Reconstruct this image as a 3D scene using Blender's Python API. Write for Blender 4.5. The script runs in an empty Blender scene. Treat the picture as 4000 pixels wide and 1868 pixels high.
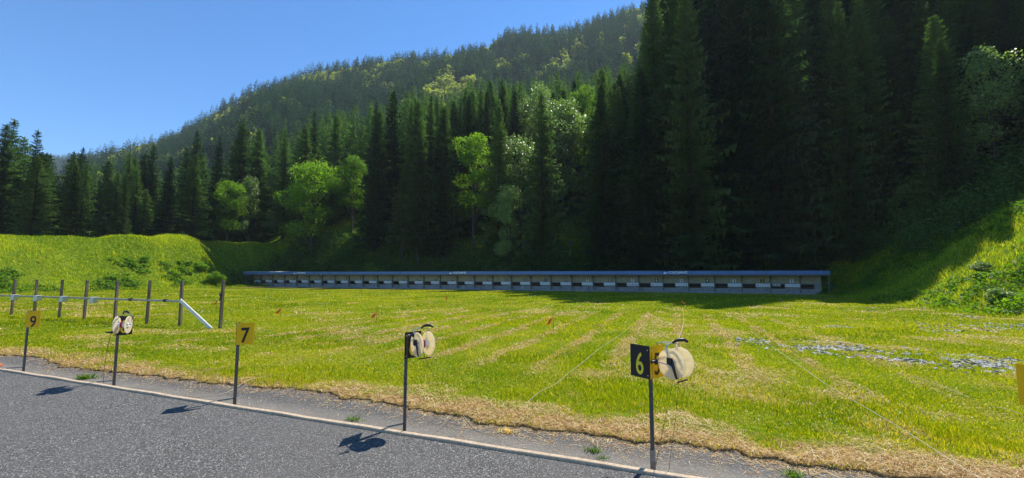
import bpy, math, random
import numpy as np
from mathutils import Vector, Matrix
R = math.radians
random.seed(7)
RNG = np.random.default_rng(11)
SC = bpy.context.scene
COL = SC.collection

# ------------------------------------------------------------------ camera, sky, sun, exposure
CAM_H = 1.66
F_PX = 1650.0
PITCH = math.atan2(146.0, F_PX)
cam_d = bpy.data.cameras.new('camera')
cam = bpy.data.objects.new('camera', cam_d)
COL.objects.link(cam)
cam_d.sensor_width = 36.0
cam_d.lens = 36.0 * F_PX / 4000.0
cam_d.clip_start = 0.05
cam_d.clip_end = 6000
cam.location = (0, 0, CAM_H)
cam.rotation_euler = (math.pi / 2 + PITCH, 0, 0)
SC.camera = cam

SUN_EL, SUN_AZ = R(53.0), R(38.0)            # azimuth to the right of the viewing direction
w_ = bpy.data.worlds.new('World')
SC.world = w_
w_.use_nodes = True
nt = w_.node_tree
sky = nt.nodes.new('ShaderNodeTexSky')
sky.sky_type = 'NISHITA'
sky.sun_disc = False
sky.sun_elevation = SUN_EL
sky.sun_rotation = SUN_AZ
sky.air_density = 1.0
sky.dust_density = 0.0
sky.ozone_density = 4.0
sky.altitude = 2200
bg = nt.nodes['Background']
bg.inputs['Strength'].default_value = 0.15
hs = nt.nodes.new('ShaderNodeHueSaturation')
hs.inputs['Saturation'].default_value = 1.22
nt.links.new(sky.outputs[0], hs.inputs['Color'])
nt.links.new(hs.outputs[0], bg.inputs[0])

sun_d = bpy.data.lights.new('sun', 'SUN')
sun_d.energy = 5.0
sun_d.angle = R(0.5)
sun_d.color = (1.0, 0.95, 0.86)
sun = bpy.data.objects.new('sun', sun_d)
COL.objects.link(sun)
sdir = Vector((math.sin(SUN_AZ) * math.cos(SUN_EL), math.cos(SUN_AZ) * math.cos(SUN_EL), math.sin(SUN_EL)))
sun.rotation_euler = sdir.to_track_quat('Z', 'Y').to_euler()
sun.location = (60, 60, 120)

SC.view_settings.view_transform = 'Standard'
SC.view_settings.look = 'None'
SC.view_settings.exposure = 0.58
SC.view_settings.gamma = 1.0
SC.render.engine = 'CYCLES'
SC.cycles.max_bounces = 6
SC.cycles.diffuse_bounces = 3
SC.cycles.transmission_bounces = 4
SC.cycles.transparent_max_bounces = 8
SC.cycles.volume_bounces = 1
SC.cycles.use_denoising = True
SC.cycles.denoising_prefilter = 'ACCURATE'
SC.cycles.diffuse_bounces = 4

# ------------------------------------------------------------------ frames: (u along the firing line, w downrange)
TH = R(21.07)
KERB_W, POLE_W, SHED_W, EDGE_W = 3.985, 4.21, 53.75, 4.95
CU, SU = math.cos(TH), math.sin(TH)
def XY(u, w): return (CU * u + SU * w, -SU * u + CU * w)
def UW(x, y): return (CU * x - SU * y, SU * x + CU * y)
def RAY(px, depth):                             # x on the ground for a bearing and a depth
    return ((px - 2000.0) / F_PX * depth, depth)
ZROT = -TH
def ray(px, py):
    u = (px - 2000.0) / F_PX; v = (934.0 - py) / F_PX
    return u, math.cos(PITCH) - v * math.sin(PITCH), math.sin(PITCH) + v * math.cos(PITCH)
def on_w(px, py, W):                            # point of the vertical plane w = W under a bearing
    a, b, c = ray(px, py); t = W / (SU * a + CU * b)
    return a * t, b * t, CAM_H + c * t

def smooth(t):
    t = np.clip(t, 0, 1)
    return t * t * (3 - 2 * t)

def vnoise(x, y, s, seed=0):
    """smooth value noise in -1..1"""
    x = np.asarray(x, float) / s; y = np.asarray(y, float) / s
    xi = np.floor(x).astype(np.int64); yi = np.floor(y).astype(np.int64)
    fx = x - xi; fy = y - yi
    fx = fx * fx * (3 - 2 * fx); fy = fy * fy * (3 - 2 * fy)
    def h(a, b):
        n = (a * 374761393 + b * 668265263 + seed * 974634777) & 0x7fffffff
        n = ((n ^ (n >> 13)) * 1274126177) & 0x7fffffff
        return ((n ^ (n >> 16)) & 0xffff) / 32767.5 - 1
    return (h(xi, yi) * (1 - fx) * (1 - fy) + h(xi + 1, yi) * fx * (1 - fy)
            + h(xi, yi + 1) * (1 - fx) * fy + h(xi + 1, yi + 1) * fx * fy)

def ELV(py):
    v = (934.0 - np.asarray(py, float)) / F_PX; tp = math.tan(PITCH)
    return (v + tp) / (1 - v * tp)
SIL_PX = np.array([-400, 0, 180, 250, 400, 550, 700, 870, 994, 1250, 1700, 2100, 2500, 3000, 3500, 4000, 4700])
SIL_PY = np.array([760, 740, 700, 650, 612, 560, 512, 405, 318, 262, 208, 100, 15, -60, -140, -200, -240])
def gz(x, y):
    x = np.asarray(x, float); y = np.asarray(y, float)
    u = CU * x - SU * y; w = SU * x + CU * y
    # level range, falling very slightly away from the firing line
    f = np.clip((w - 5) / 49, 0, 1)
    z = -0.13 - 0.10 * f + f * 0.0022 * (12 - u)
    z = z + 0.03 * vnoise(x, y, 6, 3) * smooth((w - 7) / 6)
    # distance outside the range
    lim_l = -65.5 - 8 * smooth((w - 44) / 10)
    du = np.maximum(np.maximum(u - (14.2 + 0.8 * smooth((w - 25) / 20)), lim_l - u), 0)
    dw = np.maximum(w - 58.0, 0)
    d = np.sqrt(du ** 2 + dw ** 2)
    left = smooth((-u - 45) / 20)
    hb = 7.1 - 1.7 * left + 3.0 * smooth((w - 15) / 48) * left + 0.5 * vnoise(x, y, 14, 5)
    hb = hb + (np.interp(u, [-78, -62, -38, 10, 22], [8.6, 8.4, 4.2, 4.0, 6.5]) - hb) * smooth((dw - du * .8) / 6)
    bank = hb * smooth(d / 10.5) + 0.35 * smooth(d / 1.2)
    bank = bank + 0.34 * vnoise(x, y, 3.0, 9) * smooth(d / 3)
    back = smooth(((lim_l - u) - 12.5) / 8)                     # far side of the left berm falls back
    bank = bank - 5.0 * back * smooth((75 - w) / 20)
    bank = np.where(w < -5, bank * smooth((w + 60) / 50), bank)
    sw = np.interp(u, [-200, -110, -60, -5, 12, 60], [0.18, 0.33, 0.62, 0.66, 0.82, 0.8])
    hill = sw * np.clip(w - 66, 0, 66)
    hill = hill + 0.62 * np.clip(u - 25, 0, 70) * smooth((w + 10) / 40)
    hill = hill + 1.2 * vnoise(x, y, 17, 21) * smooth((d - 12) / 15)
    z = z + np.where(d > 0, bank, 0) + hill
    # far mountain
    yy = np.maximum(y, 1.0)
    r = np.clip(x / yy, -1.6, 1.6)
    px = 2000 + F_PX * r / 1.035
    e = ELV(np.interp(px, SIL_PX, SIL_PY)) - 0.042
    ztop = e * 520
    e0 = np.minimum(0.27 + 0.0 * r, e * 0.62)
    zf = np.where(y < 520, e0 * 240 + (ztop - e0 * 240) * np.clip((y - 240) / 280, 0, 1) ** 0.95,
         np.where(y < 760, ztop + (0.17 * 760 - ztop) * smooth((y - 520) / 240),
         np.where(y < 1100, 0.17 * 760 + (0.272 * 1100 - 0.17 * 760) * smooth((y - 760) / 340), 0.272 * 1100 - 0.1 * (y - 1100))))
    zf = zf + (9 * vnoise(x, y, 60, 31) + 3 * vnoise(x, y, 22, 33)) * smooth((y - 240) / 80)
    k = smooth((y - 165) / 75)
    return z * (1 - k) + zf * k
def gz1(x, y): return float(gz(np.array([x]), np.array([y]))[0])

# ------------------------------------------------------------------ object helpers
def tag(o, label=None, cat=None, group=None, kind=None):
    if label: o['label'] = label
    if cat: o['category'] = cat
    if group: o['group'] = group
    if kind: o['kind'] = kind
    return o
def empty(name, loc, rz=0.0, label=None, cat=None, group=None):
    o = bpy.data.objects.new(name, None)
    o.empty_display_size = 0.2
    o.location = loc
    o.rotation_euler = (0, 0, rz)
    COL.objects.link(o)
    return tag(o, label, cat, group)
def link(name, me, parent=None):
    o = bpy.data.objects.new(name, me)
    COL.objects.link(o)
    if parent is not None: o.parent = parent
    return o
def np_mesh(name, V, Fc, mat, smooth_=False, cols=None):
    """V (n,3); Fc (m,k) all faces of the same size"""
    V = np.asarray(V, np.float32); Fc = np.asarray(Fc, np.int32)
    me = bpy.data.meshes.new(name)
    n, m, k = len(V), len(Fc), Fc.shape[1]
    me.vertices.add(n); me.vertices.foreach_set('co', V.ravel())
    me.loops.add(m * k); me.loops.foreach_set('vertex_index', Fc.ravel())
    me.polygons.add(m)
    me.polygons.foreach_set('loop_start', np.arange(0, m * k, k, dtype=np.int32))
    me.polygons.foreach_set('loop_total', np.full(m, k, np.int32))
    if smooth_: me.polygons.foreach_set('use_smooth', np.ones(m, bool))
    if mat: me.materials.append(mat)
    if cols is not None:
        a = me.color_attributes.new('tint', 'FLOAT_COLOR', 'POINT')
        c = np.ones((n, 4), np.float32); c[:, :3] = cols
        a.data.foreach_set('color', c.ravel())
    me.update()
    me.validate()
    return me

class MB:
    """collects simple solids into one mesh"""
    def __init__(s): s.v = []; s.f = []; s.sm = []
    def add(s, vs, fs, sm=False):
        b = len(s.v); s.v += [tuple(v) for v in vs]
        s.f += [tuple(i + b for i in f) for f in fs]; s.sm += [sm] * len(fs)
    def box(s, x0, x1, y0, y1, z0, z1, M=None, bev=0.0):
        if bev > 0:
            vs = []; fs = []
            import itertools
            # chamfered box built as three crossing slabs hull
            bm_pts = []
            for sx in (0, 1):
                for sy in (0, 1):
                    for sz in (0, 1):
                        X = (x0, x1)[sx]; Y = (y0, y1)[sy]; Z = (z0, z1)[sz]
                        ix = bev if sx == 0 else -bev; iy = bev if sy == 0 else -bev; iz = bev if sz == 0 else -bev
                        bm_pts.append([(X, Y + iy, Z + iz), (X + ix, Y, Z + iz), (X + ix, Y + iy, Z)])
            idx = lambda c, k: c * 3 + k
            for c in bm_pts: vs += c
            def corner(sx, sy, sz): return sx * 4 + sy * 2 + sz
            q = []
            for sx in (0, 1):
                q.append([idx(corner(sx, a, b), 0) for a, b in ((0, 0), (1, 0), (1, 1), (0, 1))])
            for sy in (0, 1):
                q.append([idx(corner(a, sy, b), 1) for a, b in ((0, 0), (1, 0), (1, 1), (0, 1))])
            for sz in (0, 1):
                q.append([idx(corner(a, b, sz), 2) for a, b in ((0, 0), (1, 0), (1, 1), (0, 1))])
            for a in (0, 1):
                for b in (0, 1):
                    q.append([idx(corner(0, a, b), 1), idx(corner(1, a, b), 1), idx(corner(1, a, b), 2), idx(corner(0, a, b), 2)])
                    q.append([idx(corner(a, 0, b), 0), idx(corner(a, 1, b), 0), idx(corner(a, 1, b), 2), idx(corner(a, 0, b), 2)])
                    q.append([idx(corner(a, b, 0), 0), idx(corner(a, b, 1), 0), idx(corner(a, b, 1), 1), idx(corner(a, b, 0), 1)])
            for c in range(8): q.append([idx(c, 0), idx(c, 1), idx(c, 2)])
            fs = q
        else:
            vs = [(x0, y0, z0), (x1, y0, z0), (x1, y1, z0), (x0, y1, z0), (x0, y0, z1), (x1, y0, z1), (x1, y1, z1), (x0, y1, z1)]
            fs = [(3, 2, 1, 0), (4, 5, 6, 7), (0, 1, 5, 4), (1, 2, 6, 5), (2, 3, 7, 6), (3, 0, 4, 7)]
        if M is not None: vs = [tuple(M @ Vector(v)) for v in vs]
        s.add(vs, fs)
    def tube(s, pts, r, n=8, cap=True, flat=1.0):
        pts = [Vector(p) for p in pts]
        rs = r if isinstance(r, (list, tuple)) else [r] * len(pts)
        vs = []; up = Vector((0, 0, 1)); prev = None
        for i, p in enumerate(pts):
            a = pts[max(i - 1, 0)]; b = pts[min(i + 1, len(pts) - 1)]
            t = (b - a).normalized()
            x = prev - t * prev.dot(t) if prev is not None else t.cross(up if abs(t.z) < .9 else Vector((1, 0, 0)))
            if x.length < 1e-6: x = t.cross(Vector((0, 1, 0)))
            x.normalize(); y = t.cross(x); prev = x
            for k in range(n):
                an = 2 * math.pi * (k + 0.5) / n
                vs.append(p + x * (math.cos(an) * rs[i]) + y * (math.sin(an) * rs[i] * flat))
        fs = []
        for i in range(len(pts) - 1):
            for k in range(n):
                fs.append((i * n + k, i * n + (k + 1) % n, (i + 1) * n + (k + 1) % n, (i + 1) * n + k))
        s.add(vs, fs, n > 5)
        if cap:
            s.add(vs[:n], [tuple(range(n))[::-1]]); s.add(vs[-n:], [tuple(range(n))])
    def lathe(s, prof, n=32, axis='X', M=None, close=False):
        vs = []
        for (a, r) in prof:
            for k in range(n):
                t = 2 * math.pi * k / n
                c, q = math.cos(t) * r, math.sin(t) * r
                vs.append((a, c, q) if axis == 'X' else ((c, a, q) if axis == 'Y' else (c, q, a)))
        if M is not None: vs = [tuple(M @ Vector(v)) for v in vs]
        m = len(prof); fs = []
        for i in range(m if close else m - 1):
            for k in range(n):
                j = (i + 1) % m
                fs.append((i * n + k, i * n + (k + 1) % n, j * n + (k + 1) % n, j * n + k))
        s.add(vs, fs, True)
        if not close:
            s.add(vs[:n], [tuple(range(n))]); s.add(vs[-n:], [tuple(range(n))[::-1]])
    def mesh(s, name, mat):
        me = bpy.data.meshes.new(name)
        me.from_pydata(s.v, [], s.f)
        me.polygons.foreach_set('use_smooth', s.sm)
        if mat: me.materials.append(mat)
        me.update()
        import bmesh
        bm = bmesh.new(); bm.from_mesh(me)
        bmesh.ops.recalc_face_normals(bm, faces=bm.faces)
        bm.to_mesh(me); bm.free()
        return me
    def build(s, name, mat, parent=None): return link(name, s.mesh(name, mat), parent)

def text_mesh(name, body, size, mat, width=1.0, offset=0.0, depth=0.001, align='CENTER'):
    cu = bpy.data.curves.new(name, 'FONT')
    cu.body = body; cu.size = size; cu.align_x = align; cu.align_y = 'CENTER'
    cu.offset = offset; cu.extrude = depth; cu.resolution_u = 6
    o = bpy.data.objects.new(name, cu)
    COL.objects.link(o)
    dg = bpy.context.evaluated_depsgraph_get()
    me = bpy.data.meshes.new_from_object(o.evaluated_get(dg))
    bpy.data.objects.remove(o); bpy.data.curves.remove(cu)
    me.transform(Matrix.Diagonal((width, 1, 1, 1)))
    me.materials.clear(); me.materials.append(mat); me.name = name
    return me

# ------------------------------------------------------------------ materials
class NT:
    def __init__(s, name):
        s.m = bpy.data.materials.new(name); s.m.use_nodes = True
        s.t = s.m.node_tree; s.t.nodes.clear()
        s.out = s.t.nodes.new('ShaderNodeOutputMaterial')
    def n(s, ty, **kw):
        nd = s.t.nodes.new(ty)
        for k, v in kw.items():
            if k.startswith('i_'): nd.inputs[k[2:]].default_value = v
            else: setattr(nd, k, v)
        return nd
    def l(s, a, b): s.t.links.new(a, b)
    def math(s, op, a, b=None, c=None, clamp=False):
        nd = s.n('ShaderNodeMath', operation=op, use_clamp=clamp)
        for i, v in enumerate((a, b, c)):
            if v is None: continue
            if isinstance(v, (int, float)): nd.inputs[i].default_value = v
            else: s.l(v, nd.inputs[i])
        return nd.outputs[0]
    def ramp(s, fac, stops, interp='LINEAR'):
        nd = s.n('ShaderNodeValToRGB'); nd.color_ramp.interpolation = interp
        el = nd.color_ramp.elements
        el[0].position, el[1].position = stops[0][0], stops[-1][0]
        for p, c in stops[1:-1]: el.new(p)
        for e, (p, c) in zip(sorted(el, key=lambda e: e.position), stops):
            e.color = (c, c, c, 1) if isinstance(c, (int, float)) else (*c, 1)
        s.l(fac, nd.inputs[0]); return nd.outputs[0]
    def noise(s, vec, scale, detail=4, rough=0.55):
        nd = s.n('ShaderNodeTexNoise'); nd.inputs['Scale'].default_value = scale
        nd.inputs['Detail'].default_value = detail; nd.inputs['Roughness'].default_value = rough
        if vec is not None: s.l(vec, nd.inputs['Vector'])
        return nd.outputs[0]
    def mix(s, fac, a, b, mode='MIX'):
        nd = s.n('ShaderNodeMix', data_type='RGBA', blend_type=mode)
        for i, v in ((0, fac), (6, a), (7, b)):
            if isinstance(v, (int, float)): nd.inputs[i].default_value = v
            elif isinstance(v, tuple): nd.inputs[i].default_value = (*v, 1)
            else: s.l(v, nd.inputs[i])
        return nd.outputs[2]
    def finish(s, color, rough=0.8, metal=0.0, spec=0.4, bump=None, bstr=0.3, bdist=0.02, trans=None, tfac=0.3):
        p = s.n('ShaderNodeBsdfPrincipled')
        if isinstance(color, tuple): p.inputs['Base Color'].default_value = (*color, 1)
        else: s.l(color, p.inputs['Base Color'])
        if isinstance(rough, (int, float)): p.inputs['Roughness'].default_value = rough
        else: s.l(rough, p.inputs['Roughness'])
        p.inputs['Metallic'].default_value = metal
        p.inputs['Specular IOR Level'].default_value = spec
        nm = None
        if bump is not None:
            b = s.n('ShaderNodeBump'); b.inputs['Strength'].default_value = bstr; b.inputs['Distance'].default_value = bdist
            s.l(bump, b.inputs['Height']); s.l(b.outputs[0], p.inputs['Normal']); nm = b.outputs[0]
        res = p.outputs[0]
        if trans is not None:
            tr = s.n('ShaderNodeBsdfTranslucent')
            if isinstance(trans, tuple): tr.inputs[0].default_value = (*trans, 1)
            else: s.l(trans, tr.inputs[0])
            mx = s.n('ShaderNodeMixShader'); mx.inputs[0].default_value = tfac
            s.l(res, mx.inputs[1]); s.l(tr.outputs[0], mx.inputs[2]); res = mx.outputs[0]
        s.l(res, s.out.inputs[0])
        return s.m

def plain(name, col, rough=0.5, metal=0.0, var=0.12, scale=12.0, spec=0.4, bstr=0.08, trans=None, tfac=0.3):
    t = NT(name)
    tc = t.n('ShaderNodeTexCoord')
    nz = t.noise(tc.outputs['Object'], scale, 5, 0.6)
    c2 = tuple(min(1, c * (1 + var)) for c in col); c1 = tuple(c * (1 - var * 1.6) for c in col)
    c = t.ramp(nz, [(0.3, c1), (0.7, c2)])
    return t.finish(c, rough, metal, spec, nz, bstr, 0.01, trans, tfac)

def uw_nodes(t):
    g = t.n('ShaderNodeNewGeometry')
    sp = t.n('ShaderNodeSeparateXYZ'); t.l(g.outputs['Position'], sp.inputs[0])
    x, y = sp.outputs[0], sp.outputs[1]
    u = t.math('SUBTRACT', t.math('MULTIPLY', x, CU), t.math('MULTIPLY', y, SU))
    w = t.math('ADD', t.math('MULTIPLY', x, SU), t.math('MULTIPLY', y, CU))
    return g.outputs['Position'], u, w, sp.outputs[2]

def mat_ground():
    t = NT('ground_turf')
    P, u, w, z = uw_nodes(t)
    n1 = t.noise(P, 0.35, 5, 0.6); n2 = t.noise(P, 2.2, 6, 0.65); n3 = t.noise(P, 14, 5, 0.7); n4 = t.noise(P, 0.9, 4, 0.6)
    green = t.ramp(n3, [(0.25, (0.045, 0.075, 0.006)), (0.55, (0.14, 0.20, 0.010)), (0.8, (0.32, 0.35, 0.025))])  # kept dark to stand in for shade between the blades
    yel = t.ramp(n3, [(0.25, (0.10, 0.115, 0.012)), (0.8, (0.42, 0.39, 0.045))])
    straw = t.ramp(n3, [(0.25, (0.085, 0.05, 0.018)), (0.75, (0.44, 0.30, 0.13))])  # dark brown end imitates the shadowed gaps under loose straw
    c = t.mix(t.ramp(n1, [(0.42, 0.0), (0.62, 1.0)]), green, yel)
    # dry scars: patches, mowing rows that run downrange, the margin next to the asphalt
    pat = t.ramp(t.math('ADD', t.math('MULTIPLY', n4, 0.6), t.math('MULTIPLY', n2, 0.4)), [(0.56, 0.0), (0.68, 0.5)])
    c = t.mix(pat, c, straw)
    rows = t.math('SINE', t.math('ADD', t.math('MULTIPLY', u, 4.9), t.math('MULTIPLY', n4, 3.0)))
    rows = t.ramp(t.math('ADD', t.math('MULTIPLY', rows, 0.5), t.math('MULTIPLY', n2, 0.7)), [(0.52, 0.0), (0.8, 0.5)])
    inside = t.math('MULTIPLY', t.ramp(t.math('ABSOLUTE', t.math('ADD', u, 3.5)), [(0, 1.0), (1, 1.0)]), 1.0)
    mu = t.n('ShaderNodeMapRange', interpolation_type='SMOOTHSTEP'); t.l(t.math('ABSOLUTE', t.math('ADD', u, 4.5)), mu.inputs[0])
    mu.inputs[1].default_value = 10; mu.inputs[2].default_value = 6.5; mu.inputs[3].default_value = 0; mu.inputs[4].default_value = 1
    mw = t.n('ShaderNodeMapRange', interpolation_type='SMOOTHSTEP'); t.l(t.math('ABSOLUTE', t.math('SUBTRACT', w, 15)), mw.inputs[0])
    mw.inputs[1].default_value = 8.5; mw.inputs[2].default_value = 5.0; mw.inputs[3].default_value = 0; mw.inputs[4].default_value = 1
    c = t.mix(t.math('MULTIPLY', rows, t.math('MULTIPLY', mu.outputs[0], mw.outputs[0])), c, straw)
    edge = t.n('ShaderNodeMapRange', interpolation_type='SMOOTHSTEP')
    t.l(t.math('ADD', t.math('SUBTRACT', w, t.math('MULTIPLY', n2, 2.2)), 0.75), edge.inputs[0])
    edge.inputs[1].default_value = 5.45; edge.inputs[2].default_value = 4.75; edge.inputs[3].default_value = 0; edge.inputs[4].default_value = 1
    c = t.mix(edge.outputs[0], c, straw)
    # trodden earth before the shed
    e2 = t.n('ShaderNodeMapRange', interpolation_type='SMOOTHSTEP')
    t.l(t.math('ADD', w, t.math('MULTIPLY', n4, 9)), e2.inputs[0])
    e2.inputs[1].default_value = 49; e2.inputs[2].default_value = 54; e2.inputs[3].default_value = 0; e2.inputs[4].default_value = 0.7
    c = t.mix(e2.outputs[0], c, straw)
    # banks: deeper green; forest floor: brown
    bk = t.n('ShaderNodeMapRange'); t.l(z, bk.inputs[0]); bk.inputs[1].default_value = 0.1; bk.inputs[2].default_value = 0.8
    bgc = t.ramp(n2, [(0.3, (0.05, 0.09, 0.010)), (0.7, (0.20, 0.27, 0.02))])
    c = t.mix(bk.outputs[0], c, bgc)
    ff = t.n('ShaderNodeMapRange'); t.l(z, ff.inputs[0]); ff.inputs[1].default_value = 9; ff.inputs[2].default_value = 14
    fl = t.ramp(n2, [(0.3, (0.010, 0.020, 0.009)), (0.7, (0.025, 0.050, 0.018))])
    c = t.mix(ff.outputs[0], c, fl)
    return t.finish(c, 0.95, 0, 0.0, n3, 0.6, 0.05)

def mat_asphalt(name, tan_, light=1.0):
    t = NT(name)
    P, u, w, z = uw_nodes(t)
    vo = t.n('ShaderNodeTexVoronoi'); vo.inputs['Scale'].default_value = 95; t.l(P, vo.inputs['Vector'])
    vo2 = t.n('ShaderNodeTexVoronoi'); vo2.inputs['Scale'].default_value = 30; t.l(P, vo2.inputs['Vector'])
    bw = t.n('ShaderNodeRGBToBW'); t.l(vo.outputs['Color'], bw.inputs[0])
    n1 = t.noise(P, 0.7, 5, 0.6); n2 = t.noise(P, 30, 4, 0.7); n3 = t.noise(P, 3.0, 5, 0.6)
    L = light
    c = t.ramp(bw.outputs[0], [(0.15, (0.045 * L, 0.045 * L, 0.047 * L)), (0.5, (0.132 * L, 0.124 * L, 0.109 * L)), (0.72, (0.19 * L, 0.182 * L, 0.168 * L)), (0.85, (0.50 * L, 0.49 * L, 0.46 * L))])
    c = t.mix(t.ramp(n1, [(0.35, 0.0), (0.62, 0.55)]), c, (0.18 * L, 0.172 * L, 0.16 * L))
    c = t.mix(t.ramp(n2, [(0.45, 0.0), (0.75, 0.4)]), c, (0.035, 0.035, 0.036))
    # fine dust and sand along the kerb
    md = t.n('ShaderNodeMapRange', interpolation_type='SMOOTHSTEP')
    t.l(t.math('ABSOLUTE', t.math('SUBTRACT', t.math('ADD', w, t.math('MULTIPLY', n3, 0.3)), 4.45)), md.inputs[0])
    md.inputs[1].default_value = 0.42; md.inputs[2].default_value = 0.05; md.inputs[3].default_value = 0.0; md.inputs[4].default_value = tan_
    c = t.mix(t.math('MULTIPLY', md.outputs[0], t.ramp(n3, [(0.25, 0.35), (0.6, 1.0)])), c, (0.30, 0.265, 0.215))
    b = t.math('ADD', vo.outputs['Distance'], t.math('MULTIPLY', n2, 0.5))
    return t.finish(c, 0.85, 0, 0.3, b, 0.7, 0.012)

def mat_leaf(name, dark, light, trans, tfac, nscale=0.25, per_obj=0.25, rough=0.6, spec=0.25):
    t = NT(name)
    P = t.n('ShaderNodeNewGeometry').outputs['Position']
    oi = t.n('ShaderNodeObjectInfo')
    n = t.noise(P, nscale, 4, 0.6); n2 = t.noise(P, nscale * 9, 3, 0.6)
    f = t.math('ADD', t.math('MULTIPLY', n, 0.55), t.math('MULTIPLY', n2, 0.45))
    f = t.math('ADD', f, t.math('MULTIPLY', t.math('SUBTRACT', oi.outputs['Random'], 0.5), per_obj))
    c = t.ramp(f, [(0.3, dark), (0.7, light)])
    tr = t.mix(1.0, c, trans, 'MULTIPLY')
    return t.finish(c, rough, 0, spec, None, trans=tr, tfac=tfac)

def mat_tint(name, tfac=0.4, tmul=(1.3, 1.35, 0.7), rough=0.6, spec=0.2):
    t = NT(name)
    a = t.n('ShaderNodeVertexColor'); a.layer_name = 'tint'
    tr = t.mix(1.0, a.outputs[0], tmul, 'MULTIPLY')
    return t.finish(a.outputs[0], rough, 0, spec, None, trans=tr, tfac=tfac)

def mat_wood(name, c1, c2, sx=(1, 1, 14)):
    t = NT(name)
    tc = t.n('ShaderNodeTexCoord'); mp = t.n('ShaderNodeMapping')
    mp.inputs['Scale'].default_value = (26 / sx[0], 26 / sx[1], 26 / sx[2])
    t.l(tc.outputs['Object'], mp.inputs[0])
    n = t.noise(mp.outputs[0], 1.0, 6, 0.65)
    n2 = t.noise(tc.outputs['Object'], 2.0, 3, 0.6)
    c = t.ramp(n, [(0.3, c1), (0.7, c2)])
    c = t.mix(t.ramp(n2, [(0.4, 0.0), (0.7, 0.35)]), c, tuple(x * 0.55 for x in c1))
    return t.finish(c, 0.85, 0, 0.2, n, 0.35, 0.01)

M = {}
M['ground'] = mat_ground()
M['asphalt'] = mat_asphalt('asphalt', 0.0, 0.74)
M['strip'] = mat_asphalt('asphalt_dusty', 0.5, 0.66)
M['kerb'] = plain('kerb_wood', (0.50, 0.39, 0.27), 0.9, 0, 0.18, 25, 0.2, 0.4)
M['needle'] = mat_leaf('spruce_needles', (0.018, 0.042, 0.018), (0.12, 0.19, 0.055), (1.3, 1.6, 0.7), 0.42, 0.16, 0.42)
M['needle_light'] = mat_leaf('pale_spruce_needles', (0.04, 0.075, 0.025), (0.15, 0.215, 0.07), (1.2, 1.6, 0.6), 0.35, 0.2, 0.3)  # lighter copy of the spruce needles, imitating sunlit patches of foliage
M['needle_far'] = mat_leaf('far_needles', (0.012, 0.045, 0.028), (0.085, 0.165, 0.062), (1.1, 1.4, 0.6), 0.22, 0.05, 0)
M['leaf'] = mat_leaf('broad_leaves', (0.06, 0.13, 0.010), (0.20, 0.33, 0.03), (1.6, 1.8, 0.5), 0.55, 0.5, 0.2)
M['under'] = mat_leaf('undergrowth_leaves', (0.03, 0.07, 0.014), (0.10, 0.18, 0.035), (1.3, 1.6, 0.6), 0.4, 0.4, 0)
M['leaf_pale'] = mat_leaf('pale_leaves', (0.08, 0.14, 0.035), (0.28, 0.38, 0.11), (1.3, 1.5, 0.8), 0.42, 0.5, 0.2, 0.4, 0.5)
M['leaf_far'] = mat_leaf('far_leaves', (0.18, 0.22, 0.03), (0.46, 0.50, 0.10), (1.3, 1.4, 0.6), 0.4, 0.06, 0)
M['bark'] = mat_wood('bark', (0.025, 0.02, 0.017), (0.10, 0.085, 0.07), (1, 1, 5))
M['blade'] = mat_tint('grass_blades', 0.5, (1.4, 1.4, 0.3), 0.9, 0.0)
M['straw'] = mat_tint('dry_straw', 0.15, (1, 1, 1), 0.7)
M['bankgrass'] = mat_tint('bank_grass', 0.5, (1.4, 1.45, 0.4), 0.9, 0.0)
M['galv'] = plain('galvanised_steel', (0.23, 0.24, 0.25), 0.45, 0.7, 0.2, 30, 0.5, 0.1)
M['pole'] = plain('dull_steel', (0.085, 0.088, 0.092), 0.5, 0.5, 0.2, 30, 0.5, 0.1)
M['yellow'] = plain('yellow_sheet', (0.95, 0.52, 0.008), 0.55, 0, 0.05, 6, 0.2, 0.02)
M['blacksheet'] = plain('black_sheet', (0.012, 0.012, 0.013), 0.45, 0, 0.2, 6, 0.4, 0.02)
M['black'] = plain('black_plastic', (0.012, 0.012, 0.013), 0.4, 0, 0.2, 20, 0.5, 0.02)
M['numblack'] = plain('number_black', (0.010, 0.008, 0.008), 0.4, 0, 0.1, 6, 0.4, 0.01)
M['numyellow'] = plain('number_yellow', (0.85, 0.68, 0.03), 0.4, 0, 0.05, 6, 0.4, 0.01)
M['cream'] = plain('cream_plastic', (0.90, 0.84, 0.68), 0.45, 0, 0.03, 9, 0.4, 0.02, (0.98, 0.88, 0.62), 0.6)
M['whitep'] = plain('white_plastic', (0.80, 0.79, 0.77), 0.4, 0, 0.04, 9, 0.5, 0.02)
M['redcord'] = plain('red_cord', (0.42, 0.03, 0.05), 0.6, 0, 0.1, 30)
M['cord'] = plain('white_cord', (0.50, 0.46, 0.34), 0.7, 0, 0.1, 30)
M['browncord'] = plain('brown_cord', (0.22, 0.12, 0.05), 0.7, 0, 0.1, 30)
M['zinc'] = plain('zinc_frame', (0.62, 0.63, 0.64), 0.3, 0.8, 0.1, 30, 0.5, 0.05)
M['postwood'] = mat_wood('weathered_post', (0.075, 0.055, 0.04), (0.25, 0.20, 0.155))
M['railwood'] = mat_wood('pale_rail', (0.30, 0.27, 0.23), (0.52, 0.48, 0.43), (14, 1, 1))
M['bracewood'] = plain('white_board', (0.72, 0.70, 0.66), 0.7, 0, 0.12, 9)
M['greybox'] = plain('grey_sheet', (0.50, 0.55, 0.60), 0.4, 0.2, 0.1, 12)
M['flag'] = plain('red_flag', (0.72, 0.14, 0.06), 0.7, 0, 0.1, 12, 0.2, 0.1, (0.9, 0.12, 0.05), 0.4)
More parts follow.
